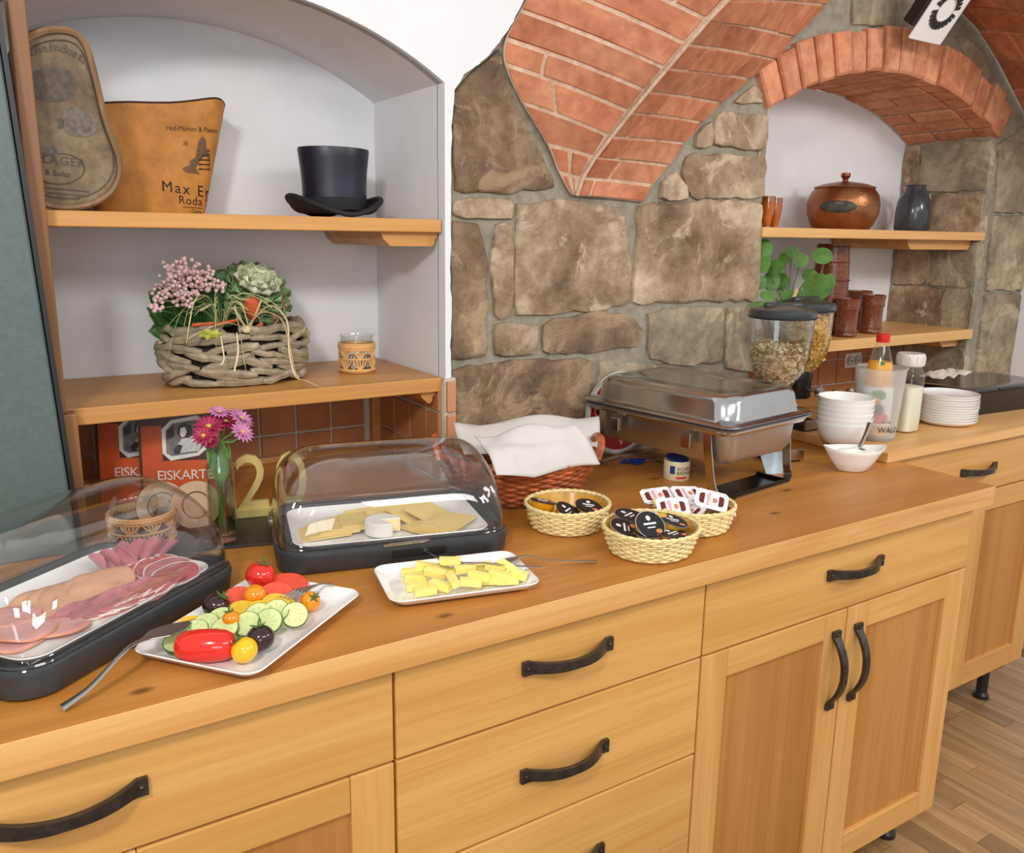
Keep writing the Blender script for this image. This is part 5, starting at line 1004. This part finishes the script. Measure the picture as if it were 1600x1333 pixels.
# crochet jar and coaster behind the meat display
q = onZ(232, 858, ZT); crochet_jar('wide tealight glass in an apricot crochet cover behind the meat display', (q.x, q.y+.05, ZT), .052, .052, .066, nf=9)
M['coaster'] = plain('pale_wood_disc', S(196, 164, 132), .6, 0, .06, 40)
for i, (u, v, yy, lb) in enumerate(((308, 800, .585, 'round pale wooden disc leaning below the front menu'), (255, 808, .61, 'round pale wooden disc half hidden behind the display hood'))):
    r = .043; t = thing('wooden_disc', lb, 'coaster', M=T(onY(u, v, yy).x, yy, ZT) @ RX(-12) @ T(0, 0, r) @ RX(90)); obj('disc', MB().lathe([(0, 0), (r, 0), (r, .006), (0, .006)], 36), M['coaster'], t, 30); obj('stamp', MB().tube([(r*.55*math.cos(a*.3), r*.55*math.sin(a*.3), .0063) for a in range(21)], .0012, 4, closed=True), M['ink2'], t)
# ================================================================ CHAFING DISH
cx, cy = .932, .424; CW, CD = .158, .21
t = thing('chafing_dish', 'large stainless steel chafing dish with a rectangular lid', 'chafing dish', (cx, cy, ZT), 8)
R_ = lambda a, b, r, z: [(x, y, z) for x, y in rrect(a, b, r, 7)]
obj('water_pan', MB().loft([R_(CW-.05, CD-.05, .03, .068), R_(CW-.036, CD-.036, .04, .072), R_(CW-.0265, CD-.0265, .042, .088), R_(CW-.022, CD-.022, .04, .145), R_(CW-.002, CD-.002, .03, .148), R_(CW, CD, .03, .151), R_(CW-.004, CD-.004, .03, .153), R_(CW-.03, CD-.03, .035, .152)]), plain('satin_steel', S(196, 202, 208), .36, 1, .03, 10), t, 35)
lid = obj('lid', MB().loft([R_(CW-.001, CD-.001, .03, .1545), R_(CW+.001, CD+.001, .03, .157), R_(CW-.003, CD-.003, .03, .160), R_(CW-.017, CD-.017, .034, .161), R_(CW-.021, CD-.021, .04, .166), R_(CW-.025, CD-.025, .042, .198), R_(CW-.031, CD-.031, .045, .209), R_(CW-.042, CD-.042, .045, .214), R_(CW-.055, CD-.055, .04, .213), R_(CW-.06, CD-.06, .035, .2105), R_(CW-.11, CD-.11, .02, .2115)]), M['brushed'], t, 40)
obj('lid_handle', MB().tube(cr([(CW-.022, -.05, .187), (CW+.012, -.046, .19), (CW+.016, 0, .19), (CW+.012, .046, .19), (CW-.022, .05, .187)], 5), .005, 8), M['steel'], lid)
fr = obj('frame', MB().tube([(x, y, .143) for x, y in rrect(CW-.012, CD-.012, .03, 5)], .005, 6, closed=True, flat=1.4), M['steel'], t)
for sx in (-1, 1):
    for sy in (-1, 1):
        pts = [(sx*(CW-.012), sy*(CD-.065), .14), (sx*(CW-.014), sy*(CD-.062), .1), (sx*(CW-.02), sy*(CD-.052), .03), (sx*(CW-.03), sy*(CD-.04), .008), (sx*(CW-.055), sy*(CD-.03), .003)]
        P = cr(pts, 4); rings = []
        for i, p in enumerate(P):
            d = (P[min(i+1, len(P)-1)]-P[max(i-1, 0)]).normalized(); a = Vector((0, 1, 0)); b = d.cross(a).normalized()
            rings.append([p+a*.0098+b*.0015, p-a*.0098+b*.0015, p-a*.0098-b*.0015, p+a*.0098-b*.0015])
        obj('leg', MB().loft(rings), M['steel'], t, 20)
        obj('catch', MB().box(-.006, .006, -.012, .012, -.02, .012, T(sx*(CW-.012)+sx*.006, sy*(CD-.11), .118)), M['steel'], t, 0, .002)
obj('fuel_tray', MB().box(-CW+.03, CW-.07, -CD+.02, -CD+.095, .002, .004).box(-CW+.03, CW-.07, -CD+.018, -CD+.021, .002, .011).box(CW-.073, CW-.07, -CD+.018, -CD+.095, .002, .011), M['darksteel'], t, 0, .0008)
for s in (-1, 1): obj('foot_bar', MB().box(-CW+.06, CW-.055, s*(CD-.026)-.008, s*(CD-.026)+.008, .001, .003), M['steel'], t, 0)
obj('label_plate', MB().box(-.05, .01, -CD+.0245, -CD+.0255, .118, .128), M['pale_metal'], t, 0)
# fuel can, foil, card, round sign
M['cancream'] = plain('cream_can_print', S(240, 230, 186), .4, .1, .03, 20); M['bluelid'] = plain('blue_foil_lid', S(40, 84, 190), .25, .5, .1, 30); M['navy'] = plain('navy_print', S(40, 56, 100), .5); M['lightblue'] = plain('pale_blue_card', S(186, 206, 218), .6); M['signred'] = plain('red_enamel', S(178, 34, 30), .3, 0, .06, 20); M['signgrey'] = plain('silver_grey_enamel', S(176, 176, 172), .35)
q = onZ(1062, 752, ZT); r = .029; h = .043; CC = Vector((q.x+.012, q.y+.024, ZT)); t = thing('fuel_can', 'cream fuel can with blue lid under the chafing dish', 'can', CC)
obj('can', MB().lathe([(0, 0), (r*.96, 0), (r, .002), (r, h-.002), (r*.97, h), (r*.9, h-.001), (0, h-.002)], 36), M['cancream'], t); obj('lid', MB().lathe([(0, 0), (r*.86, 0), (r*.86, .001), (0, .001)], 28, T(0, 0, h+.003) @ RX(10)), M['bluelid'], t)
va = math.atan2(CP.y-CC.y, CP.x-CC.x)
def canwrap(me, mat, a0, z0):
    for v in me.vertices: x, y = v.co.x, v.co.y; a = va+a0+x/r; v.co = ((r+.0005)*math.cos(a), (r+.0005)*math.sin(a), z0+y)
    me.materials.clear(); me.materials.append(mat); obj('lettering', me, mat, t)
canwrap(text_mesh('SICHER', .0105, .0001), M['ink'], .02, .024); canwrap(text_mesh('BRENNEN', .0105, .0001), M['ink'], .02, .0145)
def canbox(a0, a1, z0, z1, mat):
    n = 8; P = [((r+.0006)*math.cos(va+lerp(a0, a1, i/n)), (r+.0006)*math.sin(va+lerp(a0, a1, i/n)), z) for z in (z0, z1) for i in range(n+1)]; obj('print', MB().add(P, [(i, i+1, n+2+i, n+1+i) for i in range(n)]), M[mat], t)
canbox(0.0, .85, .005, .010, 'packred'); canbox(-.5, -.12, .016, .034, 'bluelid'); canbox(-1.1, -.8, .004, .016, 'pg3')
q = onZ(990, 724, ZT); t = thing('foil_lid', 'torn blue and silver foil lid lying behind the bread basket', 'foil', q, -10); obj('foil', MB().grid(lambda u, v: ((u-.5)*.075, (v-.5)*.04*math.sin(math.pi*max(.08, min(.92, u))), .006+.005*math.sin(u*9)*math.cos(v*5)), 12, 8), M['bluelid'], t, 60, solid=.001); obj('foil_back', MB().grid(lambda u, v: (.03+u*.05, (v-.5)*.012, .004+.003*math.sin(u*12)), 8, 3), M['silver'], t, 60, solid=.001)
q = onZ(1205, 741, ZT); t = thing('name_card', 'pale blue card standing behind the right chafing leg', 'card', M=T(q.x, q.y, ZT) @ RZ(-20) @ RX(-6)); obj('card', MB().add([(-.012, 0, 0), (.028, 0, .0), (.034, 0, .05), (-.03, 0, .05), (-.012, .002, 0), (.028, .002, .0), (.034, .002, .05), (-.03, .002, .05)], [(0, 1, 2, 3), (7, 6, 5, 4), (0, 4, 5, 1), (1, 5, 6, 2), (2, 6, 7, 3), (3, 7, 4, 0)]), M['lightblue'], t, 0)
q = onY(974, 640, .62); r = .103; t = thing('round_sign', 'round red enamel sign with white letters behind the chafing dish', 'sign', M=T(q.x, .636, ZT) @ RX(-1.5) @ T(0, 0, r) @ RX(90))
obj('disc', MB().lathe([(0, 0), (r*.98, 0), (r, .002), (r, .004), (r*.95, .006), (0, .006)], 56), M['signgrey'], t, 30); obj('white_ring', MB().lathe([(r*.78, .0062), (r*.95, .0062), (r*.95, .0068), (r*.78, .0068)], 56), M['paper'], t, 30); obj('red_field', MB().lathe([(0, .0062), (r*.88, .0062), (r*.88, .0072), (0, .0072)], 56), M['signred'], t, 30); obj('inner_disc', MB().lathe([(0, .0073), (r*.5, .0073), (r*.5, .008), (0, .008)], 40), M['paper'], t, 30)
for i, ch in enumerate('OVA'):
    a = math.radians(-112+i*26+(-78 if i == 0 else 0)); lettering(ch, .04, M['paper'], t, T(r*.78*math.cos(a), r*.78*math.sin(a), .0076) @ RZ(math.degrees(a)+90), align='CENTER')
# ================================================================ CEREAL DISPENSER
M['lidgrey'] = plain('dark_grey_lid', S(50, 56, 60), .3, 0, .1, 40, coat=.3); M['oat'] = plain('oat_flake', S(222, 194, 152), .7, 0, .15, 300, hv=0); M['oat2'] = plain('dark_oat_flake', S(168, 128, 90), .7, 0, .2, 300); M['corn'] = plain('corn_flake', S(240, 182, 88), .55, 0, .18, 200)
def dispenser(label, X, Y, rz, fill, mats, level, stufflabel, bz=0):
    t = thing('cereal_dispenser', label, 'dispenser', (X, Y, ZT), rz); r = .0755
    obj('base_plate', MB().prism(rrect(.045, .07, .012), bz, bz+.018), M['black'], t, 0, .002); obj('base_trim', MB().box(-.046, .046, -.0712, -.0702, bz+.004, bz+.03), M['steel'], t, 0, .001); obj('column', MB().box(-.02, .02, .045, .065, bz+.018, .2), M['black'], t, 0, .003); obj('bracket', MB().lathe([(.034, .15), (.036, .165), (.034, .18), (.03, .18), (.03, .15)], 28).box(-.012, .012, .03, .06, .155, .175), M['black'], t, 30)
    obj('canister', MB().lathe([(.026, .16), (.03, .168), (.062, .215), (.071, .25), (.0745, .315), (.0755, .342), (.0735, .342), (.0725, .315), (.069, .252), (.06, .218), (.028, .172), (.024, .16)], 40), M['glass'], t)
    ld = obj('lid', MB().lathe([(r*1.03, .339), (r*1.05, .343), (r*1.05, .355), (r*1.0, .36), (r*.5, .37), (0, .373)], 40), M['lidgrey'], t); obj('lid_grip', MB().box(-.05, .05, -.009, .009, .362, .376), M['lidgrey'], ld, 30, .006); obj('lid_ring', MB().tube([(r*1.045*math.cos(a*.1571), r*1.045*math.sin(a*.1571), .342) for a in range(40)], .002, 5, closed=True), M['black'], ld)
    vl = obj('valve', MB().lathe([(.032, .105), (.034, .11), (.034, .16), (.03, .165)], 28), M['black'], t); obj('knob', MB().lathe([(.004, 0), (.004, .03), (.012, .03), (.014, .036), (.012, .042), (0, .043)], 18, T(0, -.034, .13) @ RX(90)), M['pale_metal'], vl)
    for a in range(3): obj('knob_wing', MB().box(-.003, .003, -.018, .018, 0, .006, T(0, -.068, .13) @ RX(90) @ RZ(a*60)), M['pale_metal'], vl, 0, .001)
    # cereal inside: one pile nobody could count
    rad = lambda z: (.026+(z-.17)*.72 if z < .216 else .0595+(z-.216)*.26 if z < .25 else .068+(z-.25)*.035)-.003
    c = thing(stufflabel[0], stufflabel[1], 'cereal', (X, Y, ZT), rz); c['kind'] = 'stuff'
    o = obj('core', MB().lathe([(0, .171)]+[(rad(z)-.004, z) for z in (.172, .19, .216, .235, .25, level-.012)]+[(0, level-.006)], 28), M[mats[0]], c); o['kind'] = 'stuff'
    for mi, m_ in enumerate(mats):
        mb = MB()
        for k in range(fill//len(mats)):
            if random.random() < .75: z = random.uniform(.175, level); a = random.uniform(0, 6.283); rr = rad(z)-random.uniform(0, .004)
            else: z = level-.006+random.uniform(0, .012); a = random.uniform(0, 6.283); rr = rad(z)*math.sqrt(random.random())
            s = random.uniform(.005, .0085)*(1.5 if 'corn' in mats[0] else 1); Mx = T(rr*math.cos(a), rr*math.sin(a), z) @ Matrix.Rotation(random.uniform(0, 6), 4, Vector((random.gauss(0, 1), random.gauss(0, 1), random.gauss(0, 1))).normalized())
            mb.add([(s*.9*math.cos(j*1.0472), s*.65*math.sin(j*1.0472), .0012*math.cos(j*2.1)) for j in range(6)]+[(0, 0, .0016), (0, 0, -.001)], [(j, (j+1) % 6, 6) for j in range(6)]+[((j+1) % 6, j, 7) for j in range(6)], Mx)
        o = obj('flakes', mb, M[m_], c, 0); o['kind'] = 'stuff'
q = onY(1224, 560, .44); dispenser('clear cereal dispenser of muesli behind the chafing dish', 1.215, .437, -20, 1100, ['oat', 'oat2', 'oat'], .268, ('muesli', 'pale muesli filling the nearer dispenser'))
q = onY(1258, 560, .53); dispenser('clear cereal dispenser of cornflakes behind the muesli one', 1.45, .562, 0, 1300, ['corn', 'corn'], .328, ('cornflakes', 'orange cornflakes filling the rear dispenser'), .0262)
# ================================================================ RIGHT END
def stack(name, label, cat, x, y, z, n, dz, prof, grp, labels):
    me = MB().lathe(prof, 40).mesh(name, 50); me.materials.append(M['china']); fm = MB().lathe([(prof[1][0]*.72, -.0008), (prof[1][0]*.86, -.0008), (prof[1][0]*.86, .0008), (prof[1][0]*.72, .0008)], 32, cap=False).mesh('foot_ring', 30); fm.materials.append(M['china'])
    for i in range(n):
        t = thing(name, labels(i), cat, (x+random.uniform(-.0012, .0012), y+random.uniform(-.0012, .0012), z+i*dz), group=grp); obj('body', me, None, t); obj('foot_ring', fm, None, t, loc=(0, 0, .0009))
ordn = ['lowest', 'second lowest', 'third from the bottom', 'fourth from the bottom', 'fifth from the bottom', 'sixth from the bottom', 'seventh from the bottom', 'eighth from the bottom', 'ninth from the bottom', 'tenth from the bottom', 'eleventh']
stack('cereal_bowl', '', 'bowl', 1.382, .36, ZT2+.0008, 6, .0125, [(0, 0), (.034, 0), (.045, .006), (.058, .026), (.0665, .05), (.068, .057), (.066, .0575), (.056, .028), (.042, .009), (0, .004)], 'stacked white cereal bowls', lambda i: 'white cereal bowl, '+('topmost' if i == 5 else ordn[i])+' of the stack by the dispenser')
stack('side_plate', '', 'plate', 1.862, .38, ZT2+.0008, 11, .007, [(0, 0), (.062, 0), (.068, .002), (.077, .008), (.0805, .0125), (.081, .0145), (.079, .015), (.074, .010), (.064, .004), (0, .0035)], 'stacked white plates', lambda i: 'white plate, '+('topmost' if i == 10 else ordn[i])+' of the stack by the black box')
# yogurt bowl and spoon
q = onZ(1337, 737, ZT); YB_ = Vector((q.x+.004, q.y+.012, ZT)); t = thing('yogurt_bowl', 'white boat-shaped bowl of yogurt near the worktop end', 'bowl', YB_, -30)
def boat(k, z, tip): 
    return [((a := 2*math.pi*i/40) and 0 or k*.074*math.cos(a)*(1 if True else 1), k*.045*math.sin(a)*(1-.35*abs(math.cos(a))**3), z+tip*abs(math.cos(a))**3) for i in range(40)]
obj('body', MB().loft([boat(.42, 0, 0), boat(.5, .002, 0), boat(.72, .022, .003), boat(.93, .043, .007), boat(1, .05, .009), boat(.99, .0515, .009), boat(.95, .05, .008), boat(.7, .026, .003), boat(.3, .01, 0)]), M['china'], t, 50)
M['yog'] = plain('white_yogurt', S(242, 240, 230), .3, 0, .02, 30, .2, 60, sss=.2); yg = thing('yogurt', 'white yogurt heaped in the boat-shaped bowl', 'yogurt', YB_+Vector((0, 0, .041)), -30); yg['kind'] = 'stuff'
o = obj('yogurt_mass', MB().grid(lambda u, v: (.061*u*math.cos(2*math.pi*v), .034*u*math.sin(2*math.pi*v)*(1-.35*abs(math.cos(2*math.pi*v))**3), .012*(1-u*u)+.004*math.sin(7*u+9*v)*(1-u)-.001), 12, 36), M['yog'], yg, 60); o['kind'] = 'stuff'
cutlery('spoon', 'steel spoon stuck in the yogurt bowl', 'spoon', [onY(1360, 661, YB_.y+.02), onY(1352, 680, YB_.y+.012), onY(1342, 700, YB_.y+.004), YB_+Vector((0, 0, .05))], .0085, kind='none')
# wine cooler with juice bottle
m, nt, b = newmat('frosted_acrylic'); setin(b, Base_Color=(.97, .98, .97, 1), Roughness=.3, Transmission_Weight=.8, IOR=1.1, Specular_IOR_Level=.4); M['frost'] = m
v_ = vec(nt); bump(nt, b, nz(nt, v_, 220, 2), .02, .001)
CL = Vector((1.512, .36, ZT2)); k = mpp(CL); HC = onY(1372, 574, CL.y).z-ZT2
t = thing('bottle_cooler', 'frosted white bottle cooler holding orange juice', 'cooler', CL)
obj('wall', MB().lathe([(0, .001), (29*k, .001), (30*k, .005), (37*k, HC*.97), (38.5*k, HC), (36*k, HC), (35*k, HC*.96), (28*k, .008), (0, .006)], 40), M['frost'], t); obj('rim', MB().tube([(37.3*k*math.cos(a*.1571), 37.3*k*math.sin(a*.1571), HC) for a in range(40)], .003, 6, closed=True), M['glass'], t)
va2 = math.atan2(CP.y-CL.y, CP.x-CL.x)
for txt_, sz, z0, a0 in (('WALD', .02, HC*.13, .12), ('HOTEL', .008, HC*.26, .28)):
    me = text_mesh(txt_, sz, .0001)
    for v in me.vertices: x, y = v.co.x, v.co.y; z = z0+y; rr = lerp(30, 37, z/HC)*k+.0008; a = va2+a0+x/rr; v.co = (rr*math.cos(a), rr*math.sin(a), z)
    me.materials.clear(); me.materials.append(M['navy']); obj('lettering', me, M['navy'], t)
M['juice'] = plain('orange_juice', S(244, 166, 24), .3, 0, .04, 30); M['redcap'] = plain('red_cap', S(214, 36, 30), .35); M['labelgreen'] = plain('green_label_print', S(60, 130, 40), .5); M['milk'] = plain('cream_milk', S(240, 234, 212), .35, 0, .01, 20)
HB = onY(1376, 522, CL.y).z-ZT2; BP = CL+Vector((-.006, .0, .0085)); t = thing('juice_bottle', 'orange juice bottle with a red cap standing in the frosted cooler', 'bottle', BP); HB -= .0085
pb = [(0, 0), (21*k, 0), (22*k, .006), (22*k, HB*.55), (19*k, HB*.68), (10*k, HB*.88), (8.5*k, HB*.91), (8.5*k, HB*.95)]
obj('glass', MB().lathe(pb, 32), M['glass'], t); obj('juice', MB().lathe([(0, .004), (20*k, .004), (20.5*k, HB*.55), (18*k, HB*.67), (15.5*k, HB*.73), (0, HB*.73)], 32), M['juice'], t); obj('cap', MB().lathe([(9.5*k, HB*.92), (10*k, HB*.93), (10*k, HB*.995), (9*k, HB), (0, HB)], 24), M['redcap'], t)
lb_ = obj('label', MB().lathe([(22.3*k, HB*.12), (22.4*k, HB*.5)], 32, cap=False), M['whiteprint'], t)
for a0, z, sx, mt in ((.1, .42, .03, 'labelgreen'), (-.1, .28, .04, 'navy'), (.3, .2, .035, 'packred'), (-.2, .36, .03, 'fruitprint')): obj('fruit_print', MB().ball(.0006, sx*.6, sx*.45, T(22.4*k*math.cos(va2+a0), 22.4*k*math.sin(va2+a0), HB*z) @ RZ(math.degrees(va2+a0)), 12, 6), M[mt], lb_)
lb2 = (va2+.15); obj('neck_print', MB().ball(.0008, .007, .007, T(16*k*math.cos(lb2), 16*k*math.sin(lb2), HB*.72) @ RZ(math.degrees(lb2)), 10, 6), M['labelgreen'], t)
MP = Vector((1.658, .375, ZT2)); k = mpp(MP); HM_ = onY(1412, 553, MP.y).z-ZT2; t = thing('milk_carafe', 'square-shouldered glass carafe of milk beside the cooler', 'carafe', MP)
sq = lambda r, z: [(x, y, z) for x, y in rrect(r, r, r*.55, 5)]
obj('glass', MB().loft([sq(17*k, 0), sq(19*k, .003), sq(19.5*k, HM_*.68), sq(18*k, HM_*.76), sq(15*k, HM_*.8), sq(15*k, HM_*.84)]), M['glass'], t, 40); obj('milk', MB().loft([sq(17*k, .003), sq(18.4*k, .006), sq(18.8*k, HM_*.58), sq(17*k, HM_*.585)]), M['milk'], t, 40)
M['lidclear'] = plain('cloudy_plastic_lid', S(214, 210, 204), .25, 0, .05, 30); obj('lid', MB().lathe([(16*k, HM_*.83), (20*k, HM_*.85), (20.5*k, HM_*.87), (20*k, HM_*.985), (19*k, HM_), (0, HM_*.995)], 36), M['lidclear'], t, 40)
for s in range(12): obj('lid_rib', MB().box(-.001, .001, -.0008, .0008, HM_*.87, HM_*.97, T(20.3*k*math.cos(s*.5236), 20.3*k*math.sin(s*.5236), 0)), M['lidclear'], t, 0)
# black box, napkin on it, little jars
t = thing('black_box', 'low black plastic tub at the right end of the worktop', 'box', (2.165, .475, ZT2), -4); A, B, Hh = .2, .105, .085
obj('tub', MB().loft([R_(A-.012, B-.012, .02, 0), R_(A-.004, B-.004, .02, Hh*.8), R_(A, B, .02, Hh*.82), R_(A+.003, B+.003, .02, Hh*.86)]), M['black'], t, 35); lid = obj('lid', MB().loft([R_(A+.003, B+.003, .02, Hh*.865), R_(A+.002, B+.002, .02, Hh*.96), R_(A-.01, B-.01, .02, Hh), R_(A-.03, B-.03, .02, Hh*.98)]), plain('glossy_black_lid', S(24, 27, 30), .12, 0, .1, 20, coat=.5), t, 35)
obj('grip', MB().box(-.05, .05, -B-.006, -B+.002, Hh*.86, Hh*.93), M['black'], lid, 0, .002)
pts = [onY(1440, 594, .47), onY(1502, 600, .47), onY(1512, 612, .44), onY(1446, 606, .44)]; c = sum(pts, Vector())/4
t = thing('paper_napkin', 'crumpled beige napkin lying on top of the plates', 'napkin', (c.x, c.y, ZT2+.103)); obj('sheet', MB().grid(lambda u, v: ((u-.5)*.15, (v-.5)*.07, .012+.012*noise.noise(Vector((u*4, v*4, 1)))+.01*abs(math.sin(u*8))), 18, 10), plain('beige_napkin', S(206, 194, 182), .9), t, 60, solid=.0015)
M['jardark'] = plain('dark_glass_shaker', S(62, 40, 30), .12, 0, .1, 20, coat=.4)
for i, (u, v, lb) in enumerate(((1302, 622, 'small dark shaker behind the white bowls'), (1326, 620, 'small dark shaker next to the frosted cooler'))):
    q = onY(u, 640, .60); t = thing('spice_shaker', lb, 'shaker', (q.x, .60, ZT2)); obj('jar', MB().lathe([(0, 0), (.016, 0), (.018, .004), (.017, .05), (.013, .055), (0, .055)], 20), M['jardark'], t); obj('cap', MB().lathe([(.014, .054), (.014, .068), (.008, .074), (0, .075)], 20), M['pale_metal'], t)
